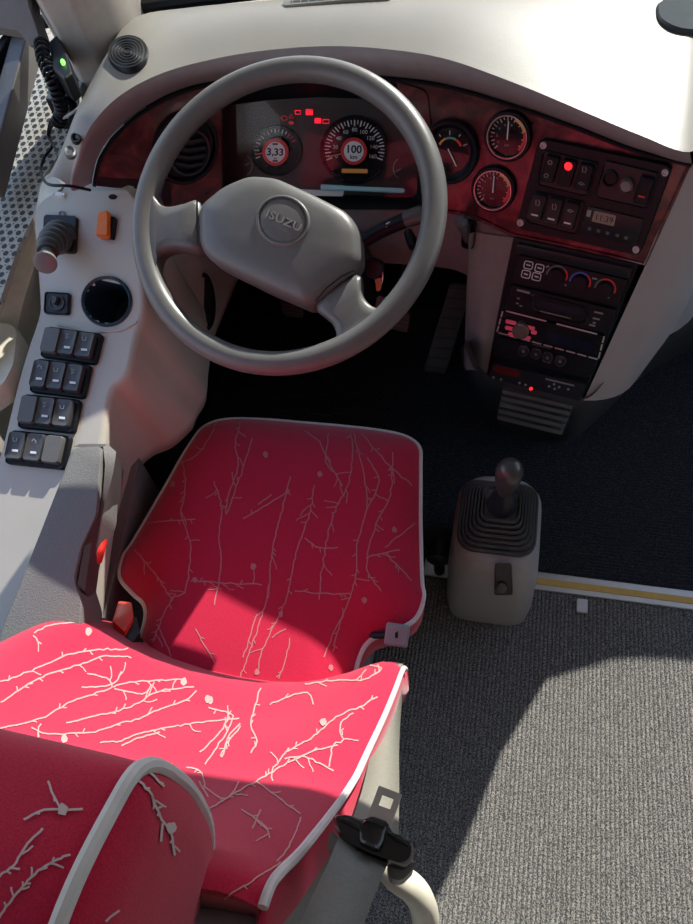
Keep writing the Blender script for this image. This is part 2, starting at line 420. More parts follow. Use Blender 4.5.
# three gauges on the wood
def gauge(label, cx, cy, R, ry, fr, ticks, needle, arcs, deep):
    g = MB()
    if deep: g.rings(SF, ell(cx,cy,R,ry), [(1,0),(1,.010),(.95,.014),(.86,.013),(.80,.006),(.70,.003)], cap1=False)
    else: g.rings(SF, ell(cx,cy,R,ry), [(1,0),(1,.006),(.95,.010),(.88,.010),(.86,.006)], cap1=False)
    go = g.build('gauge_bezel' if 0 else 'gauge', black_m, D); go['label'] = label
    if not deep:
        k = MB(); k.rings(SF, ell(cx,cy,R*.87,ry*.87), [(1,.008),(.97,.0125),(.93,.0125),(.91,.008)], cap1=False); k.build('chrome_ring', steel_m, go)
    f = MB(); f.rings(SF, ell(cx,cy,fr*R,fr*ry), [(1,.0045)])
    rr = fr*R; ry2 = fr*ry
    f.mi = 1
    for i in range(ticks):
        a = math.radians(140 + 260*i/(ticks-1)) if not deep else math.radians(200 + 140*i/(ticks-1))
        l0 = .78 if i % 2 else .70
        f.strip(SF, [(cx+rr*l0*math.cos(a), cy+ry2*l0*math.sin(a)), (cx+rr*.90*math.cos(a), cy+ry2*.90*math.sin(a))], 1.0, .0055)
    for a0, a1, mi, q, w in arcs:
        f.mi = mi; f.strip(SF, [(cx+rr*q*math.cos(math.radians(a)), cy+ry2*q*math.sin(math.radians(a))) for a in [a0+(a1-a0)*i/8 for i in range(9)]], w, .0057)
    f.build('dial', [gloss_m, tick_m, yelpaint_m, redpaint_m, grnpaint_m], go, smooth=False)
    n = MB(); a = math.radians(needle); n.strip(SF, [(cx-rr*.15*math.cos(a), cy-ry2*.15*math.sin(a)), (cx+rr*.72*math.cos(a), cy+ry2*.72*math.sin(a))], 1.3, .009); n.build('needle', white_m, go)
    return f
gauge('large gauge with coloured arc and deep black bezel', 450.5, 150, 29.5, 32.5, .70, 5, 62, [(210,250,2,.58,2.0),(252,300,4,.58,2.0),(302,338,3,.58,2.4)], True)
gauge('upper gauge with chrome ring and black bezel', 509, 135, 24, 26, .82, 21, 275, [(-65,-10,2,.85,2.8),(-8,52,3,.85,2.8)], False)
gauge('lower gauge with chrome ring and black bezel', 494.5, 188, 22.5, 23.5, .82, 21, 275, [(-65,-10,2,.85,2.8),(-8,52,3,.85,2.8)], False)
for cx, cy in ((509,135),(494.5,188)):
    b = MB(); b.text(SF, 'bar', cx-1, cy+9, 2.6, 4, .006)
    for i, a in enumerate((150, 185, 220, 255, 290)): b.text(SF, str(2*i), cx+11*math.cos(math.radians(a)), cy+11.5*math.sin(math.radians(a)), 2.6, 4, .006)
    b.build('dial_print', grey_m, D, smooth=False)

# knee panel with red bounce light in its colour, below the fascia, round the steering column
top = [(150,188),(165,206),(222,208),(300,209),(380,209),(430,210),(470,216),(514,237)]
bot = [(214,252),(225,262),(260,268),(310,270),(360,272),(420,276),(455,281),(474,292)]
T = [SF(x, y, -.002) for x, y in top]; Bm = [SF(x, y, .0) + Vector((0, .03, 0)) for x, y in bot]
b = MB(); Tc = resample(catmull(T, 5), 40); Bc = resample(catmull(Bm, 5), 40)
Bk = [p + Vector((0, .05, -.012)) for p in Bc]; Bf = [Vector((p.x, 1.50, p.z + .02)) for p in Bc]
b.grid([Tc, [p.lerp(q, .5) + Vector((0, -.012, 0)) for p, q in zip(Tc, Bc)], Bc, Bk, Bf]); b.open = True
b.build('knee_panel', knee_bounce_m, D, angle=60)
b = MB(); b.grid([[Vector((x, 1.50, z)) for x in (-.9, -.02)] for z in (0, .7)]); b.build('firewall', base_m, D)

# centre pod: right flank, left flank, faceplate
E = [(690,163),(668,212),(646,264),(615,332),(584,400)]
Ep = [SF(x, y, .002) for x, y in E]
far = [Vector((.292,1.085,.745)), Vector((.325,1.10,.63)), at(700,262,Y=1.10), at(672,316,Y=1.07), at(642,347,z=.34)]
mid = [a.lerp(c, .5) + Vector((.030, -.035, 0)) for a, c in zip(Ep, far)]
fan = [far[0], far[1], far[2], at(700,306,Y=1.13), at(700,316,z=.33)]
b = MB(); rows = []
for a, m_, c in zip(Ep, mid, far): rows.append([a] + [Vector(q) for q in bez(a, m_*2-(a+c)/2, c, 10)][1:])
rr = [[rows[i][j] for i in range(5)] for j in range(11)]
rr = [catmull(q, 5) for q in rr]
b.grid(rr); b.open = True; b.build('pod_side', pod_m, D, angle=70)
# rear flank of the pod running on towards the step
g2 = [[Vector((.292,1.085,.745)), Vector((.335,1.19,.69)), Vector((.40,1.33,.62))],
      [far[1], Vector((.385,1.22,.58)), Vector((.43,1.36,.54))],
      [far[2], Vector((.41,1.22,.5)), Vector((.45,1.38,.45))],
      [far[3], Vector((.40,1.22,.38)), Vector((.46,1.39,.36))],
      [far[4], at(693,318,z=.31), Vector((.47,1.40,.31))]]
b = MB(); b.grid([resample(catmull(q, 4), 12) for q in g2]); b.open = True; b.build('pod_rear_side', pod_m, D, angle=70)
# left flank
EL = [SF(x, y, .002) for x, y in ((514,237),(500,304),(487,374))]
FL = [SF(474,290,0) + Vector((0,.03,0)), at(466,325,Y=1.10), at(464,352,Y=1.07)]
FL[0] = SF(472,218,-.004)
mm = [at(478,232,Y=SF(478,232).y+.0), at(476,312,Y=1.02), at(474,370,Y=.985)]
BL = [Vector((-.02,1.5,.62)), Vector((-.06,1.5,.4)), Vector((-.09,1.5,.3))]
rows = [catmull(EL, 5), catmull(mm, 5), catmull(FL, 5), catmull(BL, 5)]
b = MB(); b.grid([catmull([rows[k][i] for k in range(4)], 4) for i in range(len(rows[0]))]); b.open = True; b.build('pod_left_side', mat('pod_left_shaded', (.23,.195,.20), .5, bump=.1), D, angle=70)  # darker mauve copy of the pod plastic: shade and red bounce in the colour
# black faceplate behind the slot-in units
fp = [(514,236),(640,263),(583,399),(487,375)]
b = MB(); b.rings(SF, rpoly(fp, 4), [(1,-.004),(1,.003),(.985,.005)]); b.build('stack_faceplate', black_m, D)
b = MB(); b.rings(SF, rpoly([(519,241),(634,266),(630,276),(517,250)], 2), [(1,.005),(1,.011),(.97,.012)]); b.build('faceplate_lip', satin_m, D)
# plinth trim with grille
Tt = [at(466,338,z=.40), at(476,360,z=.40)] + [SF(x, y, .006) for x, y in ((487,372),(515,379),(550,388),(584,396))] + [at(610,376,z=.37), at(642,347,z=.34), at(693,318,z=.31), Vector((.60,1.32,.3))]
Tb = [at(460,348,z=.06), at(468,374,z=.06), at(482,399,z=.06), at(503,418,z=.06), at(540,429,z=.06), at(572,434,z=.06), at(612,401,z=.06), at(645,369,z=.06), at(697,340,z=.06), Vector((.64,1.45,.06))]
Tb2 = [p + Vector((0, 0, -.06)) + Vector((0,.02,0)) for p in Tb]
b = MB(); a_ = catmull(Tt, 6); c_ = catmull(Tb, 6); d_ = catmull(Tb2, 6)
b.grid([a_, [p.lerp(q, .06) + (q-p).cross(Vector((1,0,0))).normalized()*.004 for p, q in zip(a_, c_)], [p.lerp(q, .45) + Vector((0,-.014,.0)) for p, q in zip(a_, c_)], [p.lerp(q, .5) + Vector((0,-.006,0)) for p, q in zip(a_, c_)], c_, d_]); b.open = True
pl = b.build('plinth_trim', base_m, D, angle=30)
def grow(x, y):  # point on the plinth front, by height fraction between the two rows
    pass
SP = plane(at(540,408,z=.25) + Vector((0,-.012,0)), Vector((-.12,-.93,.34)).normalized())
b = MB()
for k in range(5):
    y0 = 388 + k*6.4; x0 = 503 - k*1.3; x1 = 574 - k*2.6
    b.rings(SP, rpoly([(x0,y0),(x1,y0+16),(x1-1,y0+19.6),(x0-1,y0+3.6)], 1), [(1,-.03),(1,.006),(.97,.008)])
b.build('plinth_grille', mat('grille_grey', (.10,.105,.10), .5), D)
# hand throttle knob in its slot under the gauges
b = MB(); b.rings(SF, rpoly([(464,216),(478,220),(475,248),(462,246)], 5), [(1,.004),(1,.010),(.9,.010),(.85,.002)]); sl = b.build('lever_slot', black_m, D)
p0 = SF(467,240,.0); p1 = SF(461,221); p1 = p1 + (CAM-p1).normalized()*.05; b = MB(); b.tube([p0, p0.lerp(p1,.5), p0.lerp(p1,.75), p1, p1+(p1-p0)*.1], [.006,.007,.011,.012,.006], 12); b.build('lever_knob', mat('lever_blue_grey', (.10,.11,.13), .5), sl)
# speaker, vent, screw on the top cover
_q = [cast(TBV, x, y) for x, y in ((128.5,54),(142,54),(128.5,44))]; _nn = (_q[1]-_q[0]).cross(_q[2]-_q[0]).normalized(); _nn = _nn if _nn.z > 0 else -_nn
STL = plane(_q[0], _nn)
b = MB(); b.rings(STL, ell(128.5,54,20.5,17,-8), [(1,-.006),(1,.001),(.95,.0045),(.90,.004)], cap1=True); spk = b.build('speaker_grille', black_m, D); spk['label'] = 'round dark speaker grille'
b = MB()
for q in (.82,.66,.5,.34,.18): b.rings(STL, ell(128.5,54,20.5*q,17*q,-8), [(1,.004),(.98,.0056),(.94,.0056),(.92,.004)], cap1=False)
b.build('grille_rib', satin_m, spk)
SV = hplane(.911)
b = MB(); b.rings(SV, rpoly([(283,1),(388,-7),(392,-2),(284,8)], 3), [(1,-.004),(1,.003),(.97,.004)]); vo = b.build('demister_vent', dash_m, D)
b = MB(); b.strip(SV, [(291,4.5),(382,-2.2)], 1.6, .0045)
b.mi = 1
for i in range(12): b.strip(SV, [(293+i*8,2.0-.55*i),(293+i*8,7-.55*i)], .8, .005)
b.build('vent_slot', [black_m, dash_m], vo)
SS = hplane(.858)
b = MB(); b.rings(SS, ell(71,154,6,6), [(1,0),(1,.004),(.8,.006),(.6,.003)]); b.build('screw_cap', base_m, D)
b = MB(); b.rings(SS, ell(76,139,5,5), [(1,-.002),(.95,.003),(.7,.003),(.6,-.003)]); b.build('cap_hole', black_m, D)
# flat blue-grey patch at the far right corner of the dash top
_q = [cast(TBV, x, y) for x, y in ((676,20),(690,20),(676,10))]; _nn = (_q[1]-_q[0]).cross(_q[2]-_q[0]).normalized(); _nn = _nn if _nn.z > 0 else -_nn
SPd = plane(_q[0], _nn)
t = thing('grey_patch', at(676,15,z=.865), 'flat blue-grey patch on the sunlit dashboard top at its far right corner', 'pad')
b = MB(); b.rings(SPd, rpoly([(655,8),(662,3),(700,-2),(740,10),(735,38),(680,34),(668,30),(656,22)], 8), [(1,-.004),(1,.004),(.95,.007)], cap0=True); b.build('patch_body', patch_m, t)

# ------------------------------------------------------------------ instrument cluster
IC = thing('instrument_cluster', SR(320,195), 'black instrument cluster with two dials and lit red warning lamps behind the wheel', 'instrument cluster')
outer = rpoly([(221,84),(265,79),(330,77),(395,80),(428,90),(434,150),(430,209),(330,209),(222,208)], 8)
innr = rpoly([(226,105),(268,100),(318,97),(370,99),(413,105),(418,150),(417,197),(320,194),(226,190)], 8)
b = MB(); b.grid([[SF(x,y,.003) for x,y in outer], [SR2(*( (o[0]*.45+i[0]*.55, o[1]*.45+i[1]*.55) )) for o,i in zip(outer,innr)], [SR(x,y) for x,y in innr]], cu=True); b.open = True
b.build('housing', black_m, IC, angle=60)
face_m = mat('cluster_face', (.035,.035,.036), .35)
b = MB(); b.rings(SR, innr, [(1,.001)]); b.build('face', face_m, IC, smooth=False)
def dial(cx, cy, R, nt, a0, a1, nums, needle, sticker, unit, red_from=None):
    b = MB(); b.rings(SR, ell(cx,cy,R*1.08,R*1.08), [(1,.001),(1,.006),(.95,.006),(.93,.003)]); d = b.build('dial', gloss_m, IC, smooth=False)
    b = MB()
    for i in range(nt):
        a = math.radians(a0 + (a1-a0)*i/(nt-1)); l = .80 if i % 2 else .74
        b.mi = 1 if red_from and i >= red_from else 0
        b.strip(SR, [(cx+R*l*math.cos(a), cy+R*l*math.sin(a)), (cx+R*.93*math.cos(a), cy+R*.93*math.sin(a))], 1.25 if i % 2 == 0 else .8, .004)
    b.mi = 0
    for i, s_ in enumerate(nums):
        a = math.radians(a0 + (a1-a0)*i/(len(nums)-1)); b.text(SR, s_, cx+R*.60*math.cos(a), cy+R*.62*math.sin(a), R*.12, 2, .004)
    b.build('scale', [white_m, redpaint_m], d, smooth=False)
    b = MB(); a = math.radians(needle); b.strip(SR, [(cx,cy),(cx+R*.85*math.cos(a),cy+R*.85*math.sin(a))], 1.5, .008); b.build('needle', mat('needle_orange', (.7,.2,.1), .4), d)
    b = MB(); b.rings(SR, ell(cx,cy,13,13.5), [(1,.009),(1,.012)]); b.mi = 1; b.rings(SR, ell(cx,cy,9.8,10.2), [(1,.0124)])
    b.mi = 2
    for k, s_ in enumerate(sticker): b.text(SR, s_[0], cx+s_[1], cy+s_[2], s_[3], 2, .0128, 1.0, .022)
    st = b.build('sticker', [redpaint_m, mat('sticker_white_%s' % unit, (.9,.9,.92), .5), black_m], d, smooth=False)
dial(277, 150, 23.5, 17, 160, 330, [], 172, [('3,33', 0, 0, 7.0), ('m', 0, 6, 2.6)], 'm', 14)
dial(355, 149, 32, 33, 160, 380, ['0','20','40','60','80','100','120','140','160'], 166, [('100', 0, -1.8, 7.6), ('km', 0, 5.8, 4.2)], 'km')
for yy in (141.8, 158.6):
    b = MB(); b.strip(SR, [(277-2.6,yy),(277+2.6,yy)], 1.6, .0128); b.build('sticker_mark', black_m, IC)
b = MB()
def frame_icon(x, y, w, h): 
    b.strip(SR, [(x-w,y-h),(x+w,y-h),(x+w,y+h),(x-w,y+h),(x-w,y-h)], .9, .005)
for x, y, w, h in ((298.5,111.5,2.6,1.8),(310,111.3,3.2,2.6),(318.5,120,3,2.2),(326.5,120.6,3,1.8)):
    frame_icon(x, y, w, h)
b.rings(SR, rpoly([(306.5,109.5),(313.2,109.7),(313,114),(306.4,113.8)], .8), [(1,.0046)])
b.rings(SR, rpoly([(315.8,117),(321.4,117.4),(321.8,122.6),(315.2,122.4)], .8), [(1,.0046)])
b.build('warning_lamp', warn_m, IC, smooth=False)
b = MB()
b.strip(SR, [(281.5,117),(284,115),(287.2,115.6),(288,119),(284,119.6),(281.5,117)], .9, .005)
b.strip(SR, [(289.6,117),(292,113.4),(294.4,117.2),(289.6,117)], .9, .005)
b.rings(SR, ell(292,122,2.8,1.8), [(1,.005)])
b.build('warning_lamp', warndim_m, IC, smooth=False)
b = MB(); b.rings(SR, rrect(355,170.2,26,4.2,1,1), [(1,.004)]); od = b.build('odometer', odo_m, IC, smooth=False)
b = MB()
for cx, cy, s0, s1 in ((245,165,-70,70),(401,168,110,250)):
    b = MB(); b.strip(SR, [(cx+7.5*math.cos(math.radians(a)), cy+10*math.sin(math.radians(a))) for a in [s0+(s1-s0)*i/10 for i in range(11)]], 1.1, .003)
    b.strip(SR, [(cx, cy),(cx+6*math.cos(math.radians((s0+s1)/2-30)), cy+6*math.sin(math.radians((s0+s1)/2-30)))], 1.1, .004)
    b.build('small_gauge', grey_m, IC, smooth=False)
b = MB(); b.rings(SR2, innr, [(1.0,.008)]); b.open = True; b.build('lens', lens_m, IC, smooth=False)

# pen and paper on the ledge of the cluster
SL = plane(_c - _n*.012, _n)
t = thing('pen', SL(364,190), 'light blue capped pen lying along the lower ledge of the instrument cluster', 'pen')
pa, pb = SL(322,186,.006), SL(405,189.5,.006)
b = MB(); b.tube([pa, pa.lerp(pb,.27)], .0052, 10); b.build('cap', pen_m, t)
b = MB(); b.tube([pa.lerp(pb,.27), pb.lerp(pa,.03), pb], [.0044,.0044,.003], 10); b.build('barrel', pen_m, t)
b = MB(); b.rings(SL, rpoly([(292,189),(344,190.5),(343,196),(296,195)], .8), [(1,0),(1,.0015)]); o = b.build('paper_slip', card_m); tag(o, 'pale folded paper slip on the cluster ledge under the blue pen', 'paper')

# ------------------------------------------------------------------ switch panel on the right wood
SWP = thing('switch_panel', SF(596,195), 'black screwed-on switch panel with red lamp and clock on the wood fascia', 'switch panel')
b = MB(); b.rings(SF, rpoly([(541,136),(674,164),(641,254),(517,226)], 8), [(1,0),(1,.008),(.985,.011)]); b.build('plate', black_m, SWP)
for x, y in ((545.5,143),(666.5,170),(522.5,220),(637.5,246.5)):
    b = MB(); b.rings(SF, ell(x,y,3.6,3.8), [(1,.010),(.9,.0135),(.5,.0135),(.4,.0115)]); b.build('screw', screw_m, SWP)
b = MB(); b.rings(SF, rpoly([(545,147),(601,160),(590,194),(539,182)], 4), [(1,.011),(1,.0145),(.97,.0155),(.93,.013)]); b.build('switch_bezel', satin_m, SWP)
b = MB(); b.rings(SF, rpoly([(607,157),(661,170),(650,206),(596,194)], 4), [(1,.011),(1,.0145),(.97,.0155),(.93,.013)]); b.build('switch_bezel', satin_m, SWP)
b = MB(); b.rings(SF, rpoly([(535,187),(588,199),(579,232),(528,219)], 4), [(1,.011),(1,.0145),(.97,.0155),(.93,.013)]); b.build('switch_bezel', satin_m, SWP)
def rocker(x, y, w, h, rot, sk, bar=None, glyphs=(), m=black_m, name='rocker_switch'):
    b = MB(); b.rings(SF, rrect(x,y,w,h,rot,2.5,sk), [(1,.012),(1,.019),(.93,.021),(.6,.0195)]); o = b.build(name, m, SWP)
    if bar or glyphs:
        b = MB()
        if bar: b.mi = bar[2]; b.strip(SF, [(bar[0]-3.4,bar[1]-.8),(bar[0]+3.4,bar[1]+.8)], 1.7, .0216)
        for gx, gy, k in glyphs:
            b.mi = 2
            if k == 'o': b.strip(SF, [(gx+2*math.cos(q*PI/4), gy+2*math.sin(q*PI/4)) for q in range(9)], .8, .0216)
            elif k == 'u': b.strip(SF, [(gx-1.5,gy-3),(gx-2,gy+2),(gx+1,gy+3),(gx+2,gy),(gx+1,gy-3)], .9, .0216)
            else: b.strip(SF, [(gx-3,gy-.6),(gx,gy-1.4),(gx+3,gy+.8),(gx,gy+1.2),(gx-3,gy-.6)], .9, .0216)
        b.build('marking', [white_m, redpaint_m, grey_m], o, smooth=False)
    return o
rocker(553,165,14,27,13,3,None,[(554,158,'o'),(550,171,'o')])
rocker(570,169,14,27,13,3)
b = MB(); b.rings(SF, ell(571.8,162,4,4.2), [(1,.020),(.8,.0235),(.4,.025)]); b.build('red_lamp', ledred_m, SWP)
rocker(587,173,14,27,13,3,None,[(588,165,'u'),(585,179,'r')])
rocker(646,186,14,28,13,5,(644.3,191.6,1),[])
for x, y, g in ((540,203,'u'),(556.5,207,'u'),(572.5,211,'r')): rocker(x,y,14.5,27,13,3,(x-1.6,y+7.2,0),[(x+1.5,y-5,g)], satin_m)
b = MB(); b.rings(SF, ell(612.5,175,8,8.4), [(1,.012),(1,.017),(.8,.018),(.75,.014)]); b.build('socket', black_m, SWP)
b = MB(); b.rings(SF, ell(629,181.5,7,7.4), [(1,.012),(1,.020),(.88,.022),(.80,.019)]); k = b.build('chrome_knob', steel_m, SWP)
b = MB(); b.rings(SF, ell(629,181.5,5.4,5.7), [(1,.019),(.9,.023)]); b.build('knob_cap', mat('knob_grey', (.2,.2,.21), .4), k)
b = MB(); b.rings(SF, rpoly([(591,203),(646,216),(637,242),(582,229)], 2), [(1,.011),(1,.014),(.98,.0145)]); ck = b.build('clock_module', satin_m, SWP)
b = MB(); b.rings(SF, rpoly([(597,207),(618.5,212),(616,222.5),(594,217.5)], 1), [(1,.015),(1,.016)]); b.mi = 1; b.text(SF, '11:39', 606.4, 215, 6.0, 13, .0166)
b.build('clock_display', [lcd_m, black_m], ck, smooth=False)
b = MB()
for x, y in ((592,225),(601,227),(610,229.4),(619.5,231.6),(628.5,234)): b.rings(SF, ell(x,y,2.2,2.0), [(1,.014),(.8,.0165)])
b.build('clock_button', mat('button_grey', (.09,.09,.1), .5), ck)
b = MB(); b.rings(SF, rpoly([(590,206),(594,207),(592.5,213.5),(588.6,212.5)], .6), [(1,.0150),(1,.0156)]); b.build('clock_label', grey_m, ck, smooth=False)

# ------------------------------------------------------------------ slot-in units of the centre stack
def unit(name, label, cat, quad, m, h1=.012, r=2.5):
    c = (sum(q[0] for q in quad)/4, sum(q[1] for q in quad)/4)
    t = thing(name, SF(*c), label, cat)
    b = MB(); b.rings(SF, rpoly(quad, r), [(1,.003),(1,h1-.003),(.985,h1)]); b.build('body', m, t); return t
H = unit('climate_control', 'heater control panel with three coloured-arc knobs, topmost unit in the centre stack', 'heater control', [(521,252),(629,277),(621,304),(512,279)], black_m)
for i, (x, y) in enumerate(((531,261.5),(542,264.5),(528.5,270.5),(539,273))):
    b = MB(); b.rings(SF, rrect(x,y,9,8,13,2), [(1,.011),(1,.0145),(.9,.015)]); o = b.build('button', satin_m, H)
    b = MB(); q = rrect(x,y,8.4,7.4,13,2); b.strip(SF, q+[q[0]], .9, .0153); b.strip(SF, [(x-2,y-.6),(x+2,y+.6)], 1.2, .0153); b.build('marking', white_m, o, smooth=False)
for x, y, cols in ((559,272.5,(0,0,1)),(582,279,(2,2,1)),(607,285.5,(0,1,1))):
    b = MB(); b.rings(SF, ell(x,y,8,8), [(1,.011),(1,.018),(.9,.021),(.4,.021)]); o = b.build('knob', black_m, H)
    b = MB()
    for k in range(3):
        b.mi = (1, 0, 2)[cols[k]] if False else {0: 0, 1: 1, 2: 2}[cols[k]]
        a0 = 185 + k*68; b.strip(SF, [(x+10.2*math.cos(math.radians(a0+j*68/6)), y+9.6*math.sin(math.radians(a0+j*68/6))) for j in range(7)], 1.7, .013)
    b.build('arc', [dimprint_m, redpaint_m, bluepaint_m], o, smooth=False)
for q in ([(548,264),(551,263)],[(594,275),(599,276)],[(567,281),(568,283)],[(609,293),(611,295)]):
    b = MB(); b.strip(SF, q, 1.5, .0125); b.build('marking', grey_m, H, smooth=False)
Rd = unit('radio', 'black radio with rounded dark display, second unit from the top of the centre stack', 'radio', [(513,282),(618,307),(611,331),(505,306)], black_m)
b = MB(); b.rings(SF, rpoly([(533,291),(540,291),(585,302),(591,309),(590,318),(580,320),(540,310),(532,303)], 5), [(1,.011),(1,.014),(.96,.015),(.9,.012)]); dp = b.build('display', gloss_m, Rd)
b = MB(); b.strip(SF, [(542,307.5),(573,315)], .8, .0135); b.mi = 1; b.rings(SF, rpoly([(536,295),(586,307),(585,315),(536,303)], 4), [(1,.0128)]); b.build('display_panel', [grey_m, mat('display_blue', (.01,.02,.03), .2)], dp, smooth=False)
b = MB()
b.text(SF, 'RADIO', 525.5, 288.5, 2.2, 13, .0126, 1.1) if False else b.strip(SF, [(519,286.8),(532,290)], 2.0, .0126)
for x, y in ((520.5,295),(519.5,300),(523,302.5)): b.strip(SF, [(x-1.4,y),(x+1.4,y+.6)], 1.3, .0126)
for x, y, w in ((600.5,309.5,4.4),(598,315.5,3.4),(596,319.5,1.4),(594,322,3)): b.strip(SF, [(x-w,y-w*.22),(x+w,y+w*.22)], 1.6, .0126)
b.build('marking', grey_m, Rd, smooth=False)
R2 = unit('car_stereo', 'black car stereo with red volume dial and dashed bright frame in the centre stack', 'stereo', [(506,308),(606,333),(600,355),(499,329)], gloss_m)
b = MB(); q = [(505,307),(606,332.5),(600,356),(499,329)]; q2 = q + [q[0]]
for i in range(4):
    a, c = Vector(q2[i]), Vector(q2[i+1]); n = 3 if i % 2 else (2 if i == 0 else 9)
    for k in range(n):
        s0 = a.lerp(c, (k+.06)/n); s1 = a.lerp(c, (k+.86)/n); b.strip(SF, [(s0.x,s0.y),(s1.x,s1.y)], 1.5, .0128)
b.build('bright_frame', alu_m, R2, smooth=False)
b = MB(); b.rings(SF, ell(523.5,326.5,8.5,7.5,13), [(1,.011),(1,.020),(.85,.0225),(.5,.0225)]); kb = b.build('volume_dial', mat('dial_brown_grey', (.28,.22,.20), .25, metal=.6), R2)
b = MB()
for x, y, w in ((513,319,5.5),(511.5,325,4.5),(532.5,324.5,4.5),(536,329,3),(528,334,5),(515,331.5,5)): b.rings(SF, rrect(x,y,w*2,3.6,13,1.5), [(1,.0124),(.9,.0145)])
b.build('lit_key', mat('lit_red', (.55,.06,.10), .3, emit=(1,.1,.2), es=.15), R2)
b = MB(); b.rings(SF, rpoly([(543,326),(598,340),(595,350),(541,337)], 2), [(1,.0124)]); b.build('display_panel', mat('display_blue_black', (.012,.014,.03), .15), R2, smooth=False)
FC = unit('speaker_selector', 'black blank panel with four small round controls below the stereo in the centre stack', 'control panel', [(499,334),(598,358),(590,376),(494,353)], black_m, .009)
for x, y, r1 in ((526,347,5.4),(538.5,350,5.2),(550,353.4,5.2),(562.5,357,5.4)):
    b = MB(); b.rings(SF, ell(x,y,r1,r1), [(1,.008),(1,.015),(.8,.017)]); o = b.build('knob', satin_m, FC)
    b = MB(); c = ell(x,y,r1*.95,r1*.95,0,16); b.strip(SF, c+[c[0]], .7, .0155); b.rings(SF, ell(x,y,1.6,1.6,0,10), [(1,.0175)]); b.build('marking', dimprint_m, o, smooth=False)
b = MB(); b.strip(SF, [(532,355.5),(540,357.4)], 1, .0095); b.strip(SF, [(544,358.6),(552,360.6)], 1, .0095); b.strip(SF, [(534,341.5),(552,346)], .7, .0095); b.build('marking', dimprint_m, FC, smooth=False)
TG = unit('tachograph', 'black tachograph with dark red display, lowest unit of the centre stack', 'tachograph', [(495,360),(587,381),(582,398),(490,375)], satin_m)
b = MB(); b.rings(SF, rpoly([(497,362.5),(534,371),(532,377),(494.5,368.5)], 1), [(1,.0124)]); b.build('display', reddisp_m, TG, smooth=False)
b = MB(); b.strip(SF, [(547.5,375.5),(576,382.2)], 1.5, .0126)
for x, y in ((495.5,374),(503,376),(521.5,379.5),(527.5,381.5),(551,383),(556,380.8),(556.5,385.4),(561,383.6),(570,385.8)): b.rings(SF, ell(x,y,1.3,1.2,0,10), [(1,.012),(.9,.0136)])
b.build('marking', grey_m, TG, smooth=False)
b = MB(); b.rings(SF, ell(533,385.2,1.9,1.7,0,12), [(1,.012),(.8,.0145)]); b.build('red_lamp', ledred_m, TG)

# ================================================================== STEERING
ST = thing('steering_wheel', WC, 'grey two-spoke steering wheel turned slightly right, with ISUZU lettering on its hub', 'steering wheel')
e1 = Vector((1,0,0)); e2 = WN.cross(e1)
RW = .2145
b = MB(); b.tube([WC + (e1*math.cos(a) + e2*math.sin(a))*RW for a in [2*PI*i/120 for i in range(120)]], .0172, 20, closed=True); b.build('rim', wheel_m, ST, angle=80)
sp1 = [(202,203),(186,204),(172,207),(163,205),(156,195),(152,183),(146,178),(139,200),(139,240),(143,268),(150,292),(157,288),(155,272),(158,258),(166,252),(180,249),(203,248)]
sp2 = [(357,274),(361,290),(366,300),(374,307),(384,309),(394,306),(400,300),(402,306),(396,318),(381,334),(361,347),(341,357),(328,361),(316,361),(316,357),(328,352),(335,344),(336,334),(331,322),(316,304)]
for s_ in (sp1, sp2):
    q = [(p.x, p.y) for p in catmull([(x,y,0) for x,y in s_], 3, True)]
    b = MB(); b.rings(SW, q, [(.9,-.024),(1,-.014),(1,-.004),(.96,.004),(.85,.009),(.5,.010)], cap0=True); b.build('spoke', wheel_m, ST, angle=60)
hub = rpoly([(200,209),(224,189),(250,178),(277,180),(313,196),(350,215),(361,232),(362,262),(355,273),(318,305),(309,308),(267,290),(214,264),(201,249)], 9, 4)
b = MB(); b.rings(SW, hub, [(.93,-.05),(.99,-.03),(1,.0),(.985,.008),(.95,.014),(.88,.019),(.7,.023),(.4,.0245),(.15,.025)], cap0=True); hb = b.build('hub', wheel_m, ST, angle=60)
SH = plane(WC + WN*.0225, WN)
b = MB(); b.rings(SH, ell(283.5,221.5,27,25,25), [(1.03,-.002),(1.02,.0025),(.97,.0045),(.92,.0045),(.89,-.001),(.86,-.001),(.83,.003),(.78,.0035)]); em = b.build('emblem', wheel_m, hb, angle=25)
b = MB(); b.text(SH, 'ISUZU', 285, 222.5, 7.8, 24, .0052, 1.25, .012); lt = b.build('lettering', mat('emblem_letters', (.27,.27,.265), .35), hb, smooth=False, solid=.0016)
b = MB(); q = [(203,250),(202,230),(202,206)]; b.strip(SW, q, 1.8, .0175); b.build('seam', black_m, hb)
b = MB(); b.strip(SW, [(318.5,305.5),(330,292),(344,281),(357,275)], 1.8, .0185); b.build('seam', black_m, hb)

CL = thing('steering_column', WC + Vector((0,.1,-.1)), 'black steering column shroud with stalk switch and ignition lock behind the wheel', 'steering column')
c0 = WC - WN*.05; c1 = WC - WN*.30
b = MB(); b.tube([c0, c0.lerp(c1,.25), c0.lerp(c1,.75), c1, Vector((WC.x,1.30,.25))], [.05,.055,.058,.055,.04], 20); b.build('shroud', black_m, CL)
s0 = at(352,252,Y=.97); s1 = at(382,228,Y=.985); s2 = at(424,213,Y=.99)
b = MB(); b.tube(bez(s0, s1+Vector((-.01,0,.0)), s0.lerp(s2,.92) , 8)+[s2], [.009,.0105,.0115,.012,.0125,.013,.013,.0135,.0135,.0125], 14); sk = b.build('stalk', black_m, CL)
d_ = (s2-s1).normalized()
b = MB(); b.tube([s2 - d_*.034, s2 - d_*.006, s2+d_*.001], [.0145,.0148,.012], 14); b.build('stalk_knob', mat('stalk_grey', (.10,.10,.10), .35), sk)
